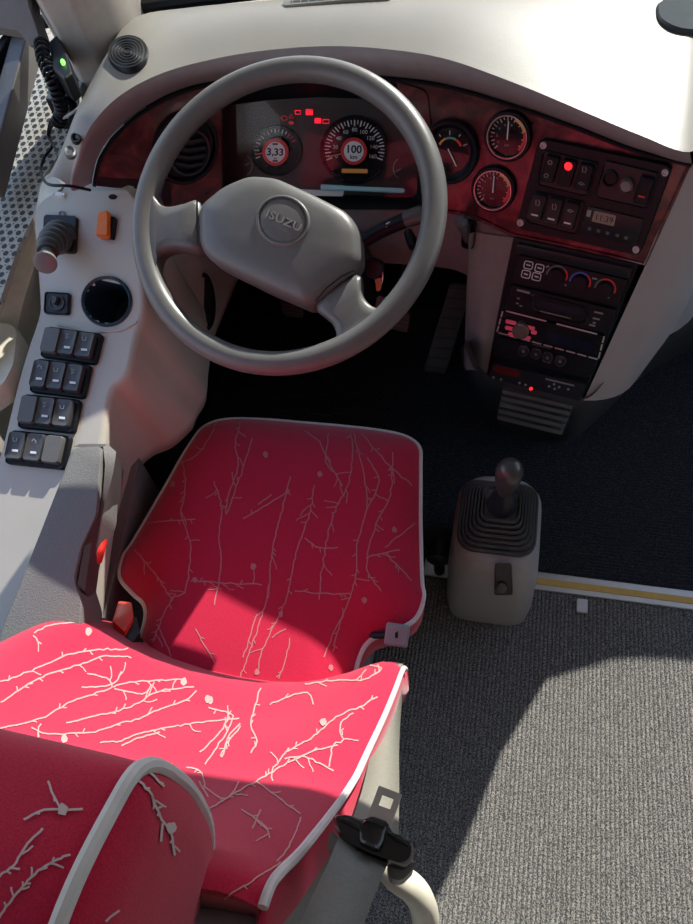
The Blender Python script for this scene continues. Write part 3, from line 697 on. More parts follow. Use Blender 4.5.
SSt = plane(s1 + Vector((.0,-.016,.004)), Vector((0,-.8,.6)))
b = MB()
for x, y in ((388,223),(394,221),(398,220)): b.strip(SSt, [(x-2,y+1),(x+2,y-1)], 1.4, 0); b.strip(SSt, [(x-2,y+4),(x+1,y+3)], 1.0, 0)
b.build('stalk_marking', white_m, sk, smooth=False)
p0 = at(408,232,Y=1.03); p1 = at(414,247,Y=1.0)
b = MB(); b.tube([p0, p0.lerp(p1,.5), p1], [.008,.010,.009], 12); b.build('second_stalk', black_m, CL)
b = MB(); lk = at(364,262,Y=1.0); b.tube([lk+Vector((-.04,.06,0)), lk], [.022,.020], 16); b.build('ignition_lock', satin_m, CL)

KY = thing('key_ring', at(377,270,Y=.985), 'car key with key ring and coloured fobs hanging from the ignition lock', 'keys')
SK = plane(at(375,268,Y=.975), Vector((-.1,-.9,.4)).normalized())
b = MB(); b.rings(SK, rpoly([(366,258),(372,257),(384,263),(383,273),(376,279),(366,276)], 4), [(1,-.006),(1,.003),(.9,.006)], cap0=True); b.build('key_head', black_m, KY)
b = MB(); b.tube([SK(379+4*math.cos(a), 277+9*math.sin(a), 0) for a in [2*PI*i/20 for i in range(20)]], .0012, 6, closed=True); b.build('ring', steel_m, KY)
b = MB(); b.rings(SK, rpoly([(376,278),(382,277),(381,290),(377,291)], 2), [(1,-.004),(1,.004)], cap0=True); b.build('orange_fob', mat('fob_orange', (.55,.14,.05), .5), KY)
b = MB(); b.rings(SK, ell(387,303,5,6), [(1,-.004),(1,.004),(.7,.006)], cap0=True); b.mi = 1; b.rings(SK, ell(388,306,3,3), [(1,.0062)]); b.build('green_fob', [mat('fob_green', (.03,.30,.20), .3), white_m], KY)
b = MB(); b.rings(SK, rpoly([(377,296),(384,297),(384,312),(375,310)], 3), [(1,-.006),(1,.0)], cap0=True); b.build('black_fob', satin_m, KY)

# pedals
def pedal(name, label, quad, m, S, arm_to, ribs=4):
    c = (sum(q[0] for q in quad)/4, sum(q[1] for q in quad)/4)
    t = thing(name, S(*c), label, 'pedal')
    b = MB(); b.rings(S, rpoly(quad, 3), [(1,-.012),(1,.0),(.94,.004)], cap0=True); b.build('pad', m, t)
    b = MB(); q = [Vector(p) for p in quad]
    for i in range(ribs):
        k = (i+.5)/ribs; a = q[0].lerp(q[3], k); d = q[1].lerp(q[2], k); a, d = a.lerp(d, .08), d.lerp(a, .08); b.strip(S, [(a.x,a.y),(d.x,d.y)], 1.6, .0065)
    b.build('tread', rubber_m, t)
    b = MB(); a = S(*c, -.012); b.tube([a, Vector(arm_to)], .010, 10); b.build('arm', dsteel_m, t)
P1 = plane(at(292,311,z=.2), Vector((0,-.8,.6)))
pedal('clutch_pedal', 'dark ribbed clutch pedal seen below the steering wheel hub', [(280,300),(303,303),(304,318),(284,316)], dsteel_m, P1, (-.5,1.48,.42))
P2 = plane(at(402,322,z=.18), Vector((0,-.8,.6)))
pedal('brake_pedal', 'brake pedal tinted with red bounce light, half hidden behind the lower right wheel rim', [(392,310),(411,313),(408,333),(388,328)], mat('pedal_red_bounce', (.20,.07,.045), .6), P2, (-.27,1.48,.42))  # brown tone carries the red light falling on the pedal
P3 = plane(at(447,328,z=.11), Vector((0.1,-.78,.6)).normalized())
pedal('accelerator_pedal', 'long flat ribbed accelerator pedal right of the steering wheel', [(450,283),(473,284),(446,374),(423,371)], mat('pedal_grey', (.09,.085,.08), .55), P3, (-.1,1.45,.1), 9)
# ================================================================== SIDE CONSOLE
SCN = thing('side_console', (-.72, .65, 0), 'pale grey console along the driver window with joystick, cup hole and switch banks', 'console')
left = [(62,192),(45,199),(36,213),(37,235),(41,290),(40,315),(30,346),(20,379),(7,432),(-4,474),(-30,560),(-60,690)]
right = [(126,190),(134,200),(136,215),(138,263),(141,306),(133,338),(125,372),(110,388),(104,412),(99,445),(86,520),(66,660)]
NU, NV = 44, 0
def dens(P, Q, k=5):
    return [(p.x,p.y) for p in catmull([(x,y,0) for x,y in P], k)], [(p.x,p.y) for p in catmull([(x,y,0) for x,y in Q], k)]
Lp, Rp = dens(left, right, 7)
CUP = (107, 301.5, 24, 24)
b = MB(); b.open = True
grid = [[(l[0]+(r[0]-l[0])*j/NU, l[1]+(r[1]-l[1])*j/NU) for j in range(NU+1)] for l, r in zip(Lp, Rp)]
pts = [[SC(x, y) for x, y in row] for row in grid]
n0 = len(b.v)
vs = [p for row in pts for p in row]; fs = []
for i in range(len(pts)-1):
    for j in range(NU):
        cx = (grid[i][j][0]+grid[i+1][j+1][0])/2; cy = (grid[i][j][1]+grid[i+1][j+1][1])/2
        if ((cx-CUP[0])/CUP[2])**2 + ((cy-CUP[1])/CUP[3])**2 < .92: continue
        k = NU+1; fs.append([i*k+j, i*k+j+1, (i+1)*k+j+1, (i+1)*k+j])
b.add(vs, fs)
# left side drops into the gap by the window, right side rolls over into the footwell wall
wl = [[p[0] for p in pts], [p[0] + Vector((-.012,0,-.02)) for p in pts], [p[0] + Vector((-.02,0,-.25)) for p in pts]]
b.grid(wl)
def wx(x, yy):
    k = max(0, min(1, (.72-yy)/.12)); return max(x+.045, -.60)*(1-k) + (x-.02)*k
def wall(p):
    e = p + Vector((.008, 0, -.010)); yy = p.y
    return [p, p + Vector((.006,0,-.004)), e, Vector((e.x+.03*max(0,min(1,(yy-.60)/.12))-.012, yy, e.z-.10)), Vector((wx(e.x, yy), yy, .42)), Vector((wx(e.x, yy)-.012, yy, .385)), Vector((wx(e.x, yy)-.06, yy, .365)), Vector((wx(e.x, yy)-.17, yy, .36))]
W = [wall(row[-1]) for row in pts]
b.grid(W)
fr = [pts[0][j] for j in range(NU+1)]; b.grid([fr, [Vector((p.x, p.y+.12, p.z+.01)) for p in fr]])
fw = W[0]; b.grid([fw, [p + Vector((0,.12,0)) for p in fw], [Vector((p.x, 1.5, p.z)) for p in fw]])
CBV = BVHTree.FromPolygons(b.v, b.f); b.build('body', console_m, SCN, angle=50)
b = MB(); b.grid([[row[-1] for row in W], [Vector((row[-1].x, row[-1].y, 0)) for row in W]]); fw2 = W[0][-1]; b.grid([[fw2, Vector((fw2.x,1.5,fw2.z))],[Vector((fw2.x,fw2.y,0)),Vector((fw2.x,1.5,0))]]); b.open = True; b.build('lower_panel', black_m, SCN)
kp_ = cast(CBV, 204, 300, 0)
if kp_: 
    SKn = plane(kp_, Vector((.75,-.25,.6)).normalized()); b = MB(); b.rings(SKn, ell(205,302,9,26,-4), [(1.12,-.02),(1.12,.003),(1,.005),(.92,.0)]); b.build('knee_vent', black_m, SCN)
b = MB(); b.rings(SC, ell(*CUP), [(1.07,.0005),(1.04,.004),(1.0,.005),(.93,.002),(.92,-.02),(.88,-.10)]); b.mi = 1; b.rings(SC, ell(CUP[0],CUP[1],20,20), [(.95,-.099)])
b.build('cup_hole', [mat('cup_wall', (.02,.05,.075), .35), cup_m], SCN)
# raised frame lines of the two top panels
b = MB(); b.tube([SC(x,y,.001) for x,y in [(p.x,p.y) for p in catmull([(58,325,0),(75,328,0),(86,333,0),(102,332,0),(122,330,0),(137,322,0)],4)]], .0025, 6); b.build('panel_ridge', console_m, SCN)
# joystick (bellows lever)
J = MB(); J.rings(SC, rrect(61.5,235,33,37,3,4), [(1,0),(1,.006),(.96,.008)]); jb = J.build('brake_lever', satin_m, SCN); jb['label'] = 'small black lever with ribbed rubber boot'
jp0 = SC(63,238,.006); jn = SC.n(jp0); jt = at(46,262,Y=jp0.y-.045) 
jt = CAM + ray(45.5,262)*((jp0-CAM).dot(ray(63,238).normalized())/ray(45.5,262).length*.90)
b = MB(); pts_ = []; rad = []
for i in range(22):
    k = i/21; q = jp0.lerp(jt, k*.72) + jn*.012*math.sin(PI*k*.8); pts_.append(q); rad.append((.0285-.013*(i//4)/5)*(1.0, 1.03, .97, .72)[i % 4])
b.tube(pts_, rad, 20); b.build('boot', rubber_m, jb, angle=35)
b = MB(); dj = (jt - pts_[-1]).normalized(); b.tube([pts_[-1]-dj*.005, jt-dj*.010, jt-dj*.004, jt+dj*.004, jt+dj*.006], [.010,.0125,.0175,.018,.013], 20); b.build('knob', mat('lever_knob_grey', (.20,.20,.20), .3), jb, angle=50)
# orange flip switch, mirror control, cap
b = MB(); b.rings(SC, rrect(112,229,9,22,8,2), [(1,0),(1,.007),(.9,.008)]); os_ = b.build('flip_switch', black_m, SCN)
b = MB(); b.rings(SC, rpoly([(104,216),(113,214),(113,240),(101,240)], 2.5), [(1,.004),(1,.016),(.9,.019),(.6,.019)]); o = b.build('orange_cover', orange_m, os_)
b = MB(); b.rings(SC, rrect(58.5,304,25,22,3,3), [(1,0),(1,.005),(.93,.008),(.85,.005)]); mc = b.build('mirror_control', satin_m, SCN)
b = MB(); b.rings(SC, ell(59,304,8,8), [(1,.005),(.95,.008),(.8,.008),(.7,.006)]); b.rings(SC, rrect(59,302,5,9,20,2), [(1,.006),(1,.013),(.8,.015)]); b.build('mirror_knob', rubber_m, mc)
b = MB(); b.rings(SC, rrect(61,195.5,9,5,5,2), [(1,0),(1,.005),(.8,.007)]); b.build('cap', white_m, SCN)
b = MB(); b.rings(SC, ell(62.5,214.5,3.2,3.2), [(1,0),(1,.003),(.7,.004),(.6,.002)]); b.build('screw', grey_m, SCN)
b = MB(); b.rings(SC, ell(113,197,4.2,2.6), [(1,.0002),(1,.001)]); b.build('small_slot', black_m, SCN)
# four switch banks
def bank(cx, cy, w, h, rot, blanks, marks, k):
    b = MB(); b.rings(SC, rrect(cx,cy,w,h,rot,4,6), [(1,0),(1,.007),(.97,.009),(.93,.007)]); o = b.build('switch_bank', black_m, SCN)
    ca, sa = math.cos(math.radians(rot)), math.sin(math.radians(rot)); s = w*.305
    for i in (-1, 0, 1):
        x, y = cx + i*s*ca - 1.5, cy + i*s*sa - 1
        blank = (i+1) in blanks
        b = MB(); b.rings(SC, rrect(x,y,s*.94,h*.82,rot,3,6), [(1,.006),(1,.013),(.93,.0165),(.7,.0165 if blank else .0145),(.3,.0165 if blank else .0135)]); rk = b.build('switch_blank' if blank else 'rocker', mat('blank_grey_%d%d' % (k, i+1), (.115,.115,.11), .55, bump=.3, bscale=900) if blank else satin_m2, o, angle=50)
        if blank: rk['label'] = 'grey blanking plug'
        if not blank:
            q = MB(); q.strip(SC, [(x-3.2+.2,y+5),(x+3.0,y+5.6)], 2.2, .0158)
            g = marks[i+1]
            q.mi = 1
            if g == 0: q.strip(SC, [(x-1.5,y-6),(x+.5,y-8),(x+2.5,y-6),(x+2.5,y-4)], .9, .016)
            elif g == 1: q.strip(SC, [(x-2,y-7.5),(x-1.6,y-4),(x+1.5,y-3.8),(x+2,y-7.2)], .9, .016)
            else: q.strip(SC, [(x-1.6,y-8),(x+1.8,y-7.6),(x-1.2,y-5.6),(x+2,y-5),(x-1.4,y-3.6)], .8, .016)
            q.build('marking', [white_m, grey_m], rk, smooth=False)
satin_m2 = mat('switch_satin', (.055,.055,.056), .38)
bank(73.5,347,56,31,8,(0,),(0,2,1),0)
bank(62.5,380,55,34,7,(),(0,1,2),1)
bank(51.5,415,57,34,6,(0,),(0,2,1),2)
bank(40.5,451,60,34,6,(2,),(1,0,2),3)

# cream window sill ledge, door upholstery, and perforated panel beyond
LS = hplane(.69)
b = MB(); q = [(52,172),(42,181),(34,214),(17,250),(0,302),(-16,345),(-30,390)]; q2 = [(64,186),(47,200),(38,216),(36,258),(24,300),(16,334),(2,378)]
zs = (.735,.725,.70,.65,.61,.57,.54)
A_ = catmull([at(x,y,z=h+.006) for (x,y),h in zip(q,zs)],4); B_ = catmull([at(x,y,z=h) for (x,y),h in zip(q2,zs)],4)
b.grid([[p+Vector((-.05,0,-.3)) for p in A_], A_, B_, [p+Vector((-.012,0,-.03)) for p in B_], [p+Vector((-.03,0,-.2)) for p in B_]]); tag(b.build('window_sill', sill_m, angle=50), kind='structure')
dp = rpoly([(-20,318),(12,322),(18,330),(14,365),(4,385),(-20,402)], 5)
Sd = hplane(.60)
b = MB(); b.rings(Sd, dp, [(1,-.04),(1,-.01),(.93,0)], cap0=False); o = b.build('door_handle_shell', sill_m); tag(o, 'cream moulded shell on the door at the left edge beside the switch banks', 'door shell')
b = MB(); b.rings(hplane(.50), rpoly([(-30,440),(-2,448),(6,462),(-2,500),(-30,540)], 6), [(1,-.03),(1,0),(.9,.01)]); o = b.build('door_pocket_edge', sill_m); tag(o, 'small cream door pocket corner at the left edge below the switch banks', 'door pocket')
PP = thing('perforated_panel', at(25,220,z=.72), 'pale perforated panel with round holes outside the driver window', 'perforated panel')
g = [at(-40,360,z=.66), at(14,352,z=.66), at(75,150,z=.755), at(60,40,z=.80), at(-60,40,z=.80)]
pn = (g[2]-g[0]).cross(g[4]-g[0]).normalized()
pn = pn if pn.z > 0 else -pn
SPP = plane(at(28,220,z=.70), Vector((0.0,-.22,1)).normalized())
PG = [(-60,400),(-16,345),(0,301),(17,249),(35,213),(42,179),(62,150),(78,112),(80,95),(62,40),(30,30),(-60,40)]
b = MB(); b.rings(SPP, PG, [(1,-.012),(1,0)]); b.build('panel', grille_m, PP, smooth=False)
def inside(p, poly):
    c = False
    for i in range(len(poly)):
        (x1,y1),(x2,y2) = poly[i-1], poly[i]
        if (y1 > p[1]) != (y2 > p[1]) and p[0] < (x2-x1)*(p[1]-y1)/(y2-y1)+x1: c = not c
    return c
P0 = SPP(20,240); ex = Vector((1,0,0)); n_ = SPP.n(P0); ey = n_.cross(ex).normalized()
M3i = M3.transposed()
def proj(p):
    c = M3i @ (p - CAM); return 346.5 - FPX*c.x/c.z, 462 + FPX*c.y/c.z
b = MB(); pitch = .0175
for i in range(-30, 31):
    for j in range(-40, 50):
        c = P0 + ex*(pitch*(i + .5*(j % 2))) + ey*(pitch*.866*j)
        px = proj(c)
        if not inside(px, PG) or px[1] < 60 or px[0] < -12: continue
        b.add([c + n_*.0004 + (ex*math.cos(a)+ey*math.sin(a))*.0056 for a in [2*PI*k/10 for k in range(10)]], [list(range(10))])
        b.add([c + n_*.0004 + ex*pitch*.5 + ey*pitch*.289 + (ex*math.cos(a)+ey*math.sin(a))*.0017 for a in [2*PI*k/6 for k in range(6)]], [list(range(6))])
b.build('perforation', hole_m, PP, smooth=False)

# window frame bars, pane, pillar
b = MB()
a0, a1 = at(-12,190,X=-.93), at(28,42,X=-.95)
def bar(b, p, q, w, h):
    d = (q-p); L = d.length; d.normalize(); s = d.cross(Vector((0,0,1))).normalized(); u = s.cross(d)
    R = Matrix((s, d, u)).transposed(); b.box((p+q)/2, w, L, h, R)
bar(b, a0, a1, .035, .05)
a2 = at(-10,10,X=-.90); a3 = at(34,22,X=-.86)
w1 = b.build('window_frame', frame_m, bevel=.004); tag(w1, kind='structure')
b = MB(); b.rings(plane(at(20,20,X=-.85), Vector((.25,-.75,.6)).normalized()), rpoly([(-14,-20),(24,-24),(29,6),(42,44),(30,47),(18,31),(-14,26)], 3), [(1,-.05),(1,-.004),(.96,0)]); o = b.build('mirror_bracket', mat('bracket_grey', (.21,.20,.19), .4), bevel=.0); tag(o, 'grey angular window bracket in the top left corner above the coiled cord', 'bracket')
b = MB(); bar(b, at(-30,100,X=-.99), at(22,30,X=-.97), .02, .035); tag(b.build('trim_1', black_m, bevel=.003), kind='structure')
b = MB(); b.grid([[Vector((-1.04,-.6,.62)), Vector((-1.04,1.25,.62))],[Vector((-1.0,-.6,1.8)), Vector((-1.0,1.1,1.8))]]); tag(b.build('window_1', glass_m, smooth=False), kind='structure')
wb = [Vector(v) for v in ((-1.0,1.24,.88),(-.72,1.29,.885),(-.55,1.31,.89),(-.2,1.345,.89),(.13,1.37,.855),(.21,1.375,.82),(.28,1.385,.76),(.34,1.395,.71),(.43,1.42,.60),(.78,1.45,.575),(1.35,1.45,.575))]
b = MB(); b.grid([wb, [Vector((p.x, RY+.03, RZ)) for p in wb]]); tag(b.build('window_2', glass_m, smooth=False), kind='structure')
b = MB(); b.tube([p+Vector((0,-.005,.01)) for p in catmull(wb,4)], .012, 8); tag(b.build('trim_2', black_m), kind='structure')
# left pillar cover
bt = [at(74,66,z=.875), at(96,53,z=.89), at(118,36,z=.895), at(136,17,z=.90)]
bt += [bt[3]+Vector((-.02,.16,0)), bt[0]+Vector((-.10,.12,0))]
tp = [p + Vector((-.075,-.03,.9)) + (Vector((-.03,0,0)) if i in (0,5) else Vector((.02,0,0)) if i in (2,3) else Vector()) for i, p in enumerate(bt)]
b = MB(); b.grid([[p+Vector((0,0,-.05)) for p in bt], [p.lerp(q,.0) for p, q in zip(bt,tp)], [p.lerp(q,.5) for p, q in zip(bt,tp)], tp], cu=True); b.cap(tp); tag(b.build('trim_3', pillar_m, angle=30, bevel=.006), kind='structure')

# radio set by the pillar
RB = thing('control_box', at(55,92,z=.82), 'small black box with pale lid beside the pillar under the coiled cord', 'box')
def obox(b, quad_px, z, h):
    top = [at(x,y,z=z) for x,y in quad_px]; bot = [p - Vector((0,0,h)) for p in top]
    b.grid([bot, top], cu=True); b.cap(top); b.cap(bot, True)
b = MB(); obox(b, [(45,99),(55,82),(80,66),(72,86),(64,101)], .845, .055); b.build('case', black_m, RB, bevel=.002, smooth=False)
b = MB(); obox(b, [(46,97),(55,85),(65,84),(60,99)], .8475, .003); b.build('lid', mat('box_lid', (.24,.25,.24), .4), RB, smooth=False)
b = MB(); obox(b, [(70,90),(74,80),(82,82),(76,98)], .847, .03); b.build('label_plate', mat('box_side', (.30,.33,.33), .4), RB, smooth=False)
MC = thing('radio_handset', at(62,62,z=.90), 'black radio handset with green light and coiled cord by the left pillar', 'handset')
b = MB(); obox(b, [(52,68),(48,42),(56,34),(66,52),(72,72),(64,78)], .92, .04); b.build('body', black_m, MC, bevel=.004, smooth=False)
b = MB(); b.rings(hplane(.922), ell(62.8,62,2.2,2.4,0,12), [(1,-.002),(1,.001),(.6,.003)]); b.build('green_light', ledgrn_m, MC)
cp = catmull([at(41,42,z=.93), at(44,60,z=.92), at(52,78,z=.905), at(58,96,z=.88), at(62,112,z=.85), at(57,124,z=.83)], 40)
hx = []
for i, p in enumerate(cp):
    a = i*.62; tt = (cp[min(i+1,len(cp)-1)] - cp[max(i-1,0)]).normalized(); s = tt.orthogonal().normalized(); w = tt.cross(s)
    hx.append(p + (s*math.cos(a)+w*math.sin(a))*.010)
b = MB(); b.tube(hx, .0028, 6); b.build('coiled_cord', black_m, MC)
b = MB()
b.tube(catmull([at(57,120,z=.83), at(49,132,z=.80), at(52,146,z=.79), at(44,158,z=.785), at(41,172,z=.78), at(48,184,z=.80), at(70,186,z=.80), at(90,190,z=.77)], 8), .0026, 8)
b.tube(catmull([at(50,122,z=.83), at(48,136,z=.80), at(56,150,z=.80), at(58,158,z=.80)], 8), .0022, 8)
o = b.build('black_cable', black_m); tag(o, 'thin black cable looping down beside the dashboard edge towards the console', 'cable')
b = MB(); b.tube(catmull([at(80,96,z=.87), at(80,106,z=.865), at(72,113,z=.86), at(62,119,z=.84)], 8), .0022, 8); o = b.build('grey_cable', grey_m); tag(o, 'short pale grey cable curling from the control box', 'cable')

# ================================================================== GEAR LEVER
G = thing('gear_lever', (.016, .65, 0), 'gear lever with rubber boot on a grey floor console beside the floor strip', 'gear lever')
SG = hplane(.28)
def ringz(z, x0, x1, y0, y1, r):
    q = rpoly([(x0,y0),(x1,y0),(x1,y1),(x0,y1)], r, 6); return [Vector((x,y,z)) for x,y in q]
b = MB(); rows = [ringz(.0,-.068,.098,.562,.80,.045), ringz(.05,-.072,.102,.556,.79,.05), ringz(.17,-.070,.101,.554,.775,.055), ringz(.245,-.064,.096,.560,.765,.06), ringz(.27,-.056,.088,.570,.755,.06), ringz(.283,-.044,.076,.588,.742,.05), ringz(.287,-.03,.062,.605,.725,.04)]
b.grid(rows, cu=True); b.cap(rows[-1]); b.build('housing', gear_m, G, angle=60)
SGr = plane(Vector((.016,.556,.235)), Vector((0,-.97,.24)).normalized())
b = MB(); b.rings(SGr, rpoly([(495,562),(512,562),(513,594),(494,594)], 3), [(1,.003),(.92,.0045),(.82,.002)]); lk = b.build('lock_recess', mat('recess_grey', (.06,.055,.055), .5), G)
b = MB(); b.rings(SGr, ell(502,585,5,5), [(1,.002),(1,.008),(.7,.009)]); b.build('lock', dsteel_m, lk)
b = MB(); rows = []
def fold(sc, z, k): return ringz(z, .016+.003*k - .070*sc, .016+.003*k + .070*sc, .658-.008*k - .076*sc, .658-.008*k + .074*sc, .036*sc)
NF = 7
for i in range(NF):
    k = i/NF; s0 = 1 - .60*k; s1 = 1 - .60*(i+1)/NF; z0 = .280 + .066*k
    rows += [fold(s0, z0, k), fold(s0*1.01, z0+.007, k), fold(s0*.975, z0+.0105, k), fold(s0*.93, z0+.0105, k), fold(s1*.995, z0+.0045, k)]
b.grid(rows, cu=True); b.cap(rows[-1]); b.build('boot', rubber_m, G, angle=25)
kp = at(509,474,Y=.615)
sb = Vector((.019,.65,.335))
b = MB(); b.tube([sb, sb.lerp(kp,.25), sb.lerp(kp,.55)], [.027,.022,.0125], 16); b.build('boot_collar', satin_m, G, angle=50)
dk = (kp - sb).normalized()
b = MB(); b.tube([kp-dk*.075, kp-dk*.05, kp-dk*.02, kp+dk*.01, kp+dk*.024, kp+dk*.032, kp+dk*.035], [.0135,.0165,.0205,.0215,.0185,.012,.004], 20); kn = b.build('knob', mat('knob_dark', (.055,.052,.052), .28, coat=.2), G, angle=80)
ks = plane(kp + dk*.0335, dk)
# seat rail knob and bar left of the gear console
b = MB(); c = at(439,552,z=.10); b.tube([c+Vector((0,.025,0)), c+Vector((0,.02,0)), c-Vector((0,.02,0)), c-Vector((0,.026,0))], [.015,.024,.024,.015], 16); b.tube([c, Vector((c.x,c.y,.0))], .012, 10); o = b.build('adjuster_knob', satin_m); tag(o, 'dark round knob on the floor between the seat and the gear console', 'knob')

# ================================================================== DRIVER SEAT
SE = thing('driver_seat', (-.33, .35, 0), 'driver seat covered in red fabric with pale twig pattern and light piping', 'seat')
CX, CY = -.352, .555
BX = -.333
K_ = 1.068
half = [(0,.725),(.10,.724),(.165,.715),(.198,.690),(.208,.64),(.222,.54),(.238,.44),(.245,.41),(.236,.375),(.205,.352),(.178,.335),(.166,.30),(.163,.20),(.14,.15),(.0,.148)]
half = [(x*K_, y*K_) for x, y in half]
ol = [(x, y) for x, y in half] + [(-x, y) for x, y in half[::-1][1:-1]]
olc = [Vector((CX + p.x, p.y, 0)) for p in catmull([(x,y,0) for x,y in ol], 5, True)]
ang = sorted([(math.atan2(p.y-CY, p.x-CX), (p - Vector((CX,CY,0))).length) for p in olc])
def rad_at(th):
    n = len(ang); lo, hi = 0, n
    import bisect
    i = bisect.bisect(ang, (th, 0)); a = ang[i-1]; c = ang[i % n]
    da = (c[0]-a[0]) % (2*PI); t_ = ((th-a[0]) % (2*PI))/da if da else 0
    return a[1] + (c[1]-a[1])*min(1, max(0, t_))
def ztop(x, y):
    th = math.atan2(y-CY, x-CX); rho = math.hypot(x-CX, y-CY)/rad_at(th); rho = min(1, rho)
    return .405 + .012*(1-rho**2) - .022*rho**9 - .02*(max(0, (y-.64))/.13)**2 + .010*abs((x-CX)/.25)**2*(1-rho**6)
b = MB(); rows = []
for s in (.0001,.15,.3,.45,.6,.72,.82,.9,.95,.98,1.0):
    rows.append([Vector((CX+(p.x-CX)*s, CY+(p.y-CY)*s, ztop(CX+(p.x-CX)*s, CY+(p.y-CY)*s))) for p in olc])
for dz, s in ((-.012,1.008),(-.04,1.012),(-.075,1.0),(-.10,.95)):
    rows.append([Vector((CX+(p.x-CX)*s, CY+(p.y-CY)*s, .397+dz - .02*(max(0,p.y-.64)/.13)**2)) for p in olc])
b.grid(rows, cu=True); b.cap(rows[-1], True); CUSH = b
b = MB(); b.tube([Vector((CX+(p.x-CX)*1.006, CY+(p.y-CY)*1.006, ztop(p.x,p.y)-.002)) for p in olc], .0042, 8, closed=True); b.build('cushion_piping', rope_m, SE)
# twig pattern sewn into the cover
def ribbon(b, P, pts, w):
    A = []; B = []
    for i, (x, y) in enumerate(pts):
        a = pts[max(0,i-1)]; c = pts[min(len(pts)-1,i+1)]; dx, dy = c[0]-a[0], c[1]-a[1]; l = math.hypot(dx,dy) or 1
        A.append(P(x-dy/l*w/2, y+dx/l*w/2)); B.append(P(x+dy/l*w/2, y-dx/l*w/2))
    b.grid([A, B])
def drawn(b, mapx, lines, leaves, w, lift, spur, leaf):
    """sew branching threads on the cover: every thread follows the surface below it"""
    T = BVHTree.FromPolygons(b.v, b.f); b.mi = 1
    def put(pts, ww):
        A = []; B = []
        for i, (x, y) in enumerate(pts):
            a = pts[max(0,i-1)]; c = pts[min(len(pts)-1,i+1)]; dx, dy = c[0]-a[0], c[1]-a[1]; l = math.hypot(dx,dy) or 1
            p = cast(T, x-dy/l*ww/2, y+dx/l*ww/2, lift); q = cast(T, x+dy/l*ww/2, y-dx/l*ww/2, lift)
            if p is None or q is None or (A and (p-A[-1]).length > .06):
                if len(A) > 1: b.grid([A, B])
                A = []; B = []; continue
            A.append(p); B.append(q)
        if len(A) > 1: b.grid([A, B])
    for ln in lines:
        P = [Vector((*mapx(x, y), 0)) for x, y in ln]
        n = max(4, int(sum((q-p).length for p, q in zip(P, P[1:]))/4)); C = resample(catmull(P, 6), n)
        C = [(p.x+random.gauss(0,.45), p.y+random.gauss(0,.45)) for p in C]; put(C, w)
        for i in range(2, len(C)-1):
            if random.random() < spur:
                th = math.atan2(C[i+1][1]-C[i-1][1], C[i+1][0]-C[i-1][0]) + random.choice((-1,1))*random.uniform(.5,1.1)
                x, y = C[i]; L = random.choice((3,4,5,7,11,16)); q = [(x, y)]
                for k in range(max(2, int(L/2.5))): th += random.gauss(0,.2); x += 2.5*math.cos(th); y += 2.5*math.sin(th); q.append((x, y))
                put(q, w*.8)
    for x, y in leaves:
        x, y = mapx(x, y); th0 = random.uniform(0, 3)
        ring = [cast(T, x + leaf*random.uniform(.7,1.15)*math.cos(2*PI*k/9+th0), y + leaf*1.25*random.uniform(.7,1.15)*math.sin(2*PI*k/9+th0), lift*1.3) for k in range(9)]
        if all(p is not None for p in ring): b.add(ring, [list(range(9))])
CL_ = [[(300,30),(285,90),(290,140),(270,200),(265,240)],[(265,240),(285,190),(320,80)],[(430,65),(460,90),(490,150),(510,180)],[(480,70),(475,130),(500,160)],
 [(525,50),(530,110),(520,180),(490,240),(470,330),(460,420)],[(530,60),(555,160),(560,230),(540,300),(535,380),(500,480),(490,530)],[(550,70),(600,130),(655,180)],
 [(615,110),(610,200),(580,260),(560,350),(590,400)],[(240,170),(255,230),(250,290),(255,350),(240,430)],[(400,160),(380,240),(360,330),(350,420),(310,540),(290,590)],
 [(450,180),(440,240),(410,330),(390,420),(340,530),(330,580)],[(430,290),(460,310),(500,310)],[(300,250),(350,220),(400,190)],[(330,220),(360,200)],
 [(160,90),(180,170),(170,240),(190,300),(180,400),(150,420),(110,510)],[(80,260),(130,255),(200,250)],[(60,300),(120,370),(150,420)],[(250,40),(210,110),(160,140),(130,180)],[(150,60),(165,140)],
 [(600,310),(660,260)],[(600,320),(655,380)],[(560,330),(630,315)],[(400,500),(385,560),(375,585)],[(390,480),(360,500)],[(200,480),(240,550)],[(470,540),(490,490),(520,430)],
 [(190,380),(340,388)],[(410,403),(530,408)],[(560,120),(585,170),(560,230)],[(330,450),(300,540)],[(120,470),(150,540)]]
CLF = [(348,115),(462,156),(322,350),(200,378),(380,450),(618,273),(555,420),(485,562),(330,572),(153,177),(527,46)]
drawn(CUSH, lambda x, y: (100+x/2.1, 400+y/2.1), CL_, CLF, 1.2, .0007, .22, 2.8)
b = CUSH
b.build('cushion', [red_fab, mat('twig_thread_shaded', (.47,.15,.17), .7)], SE, angle=80)  # duller thread copy: the cushion's shade is put into its colour
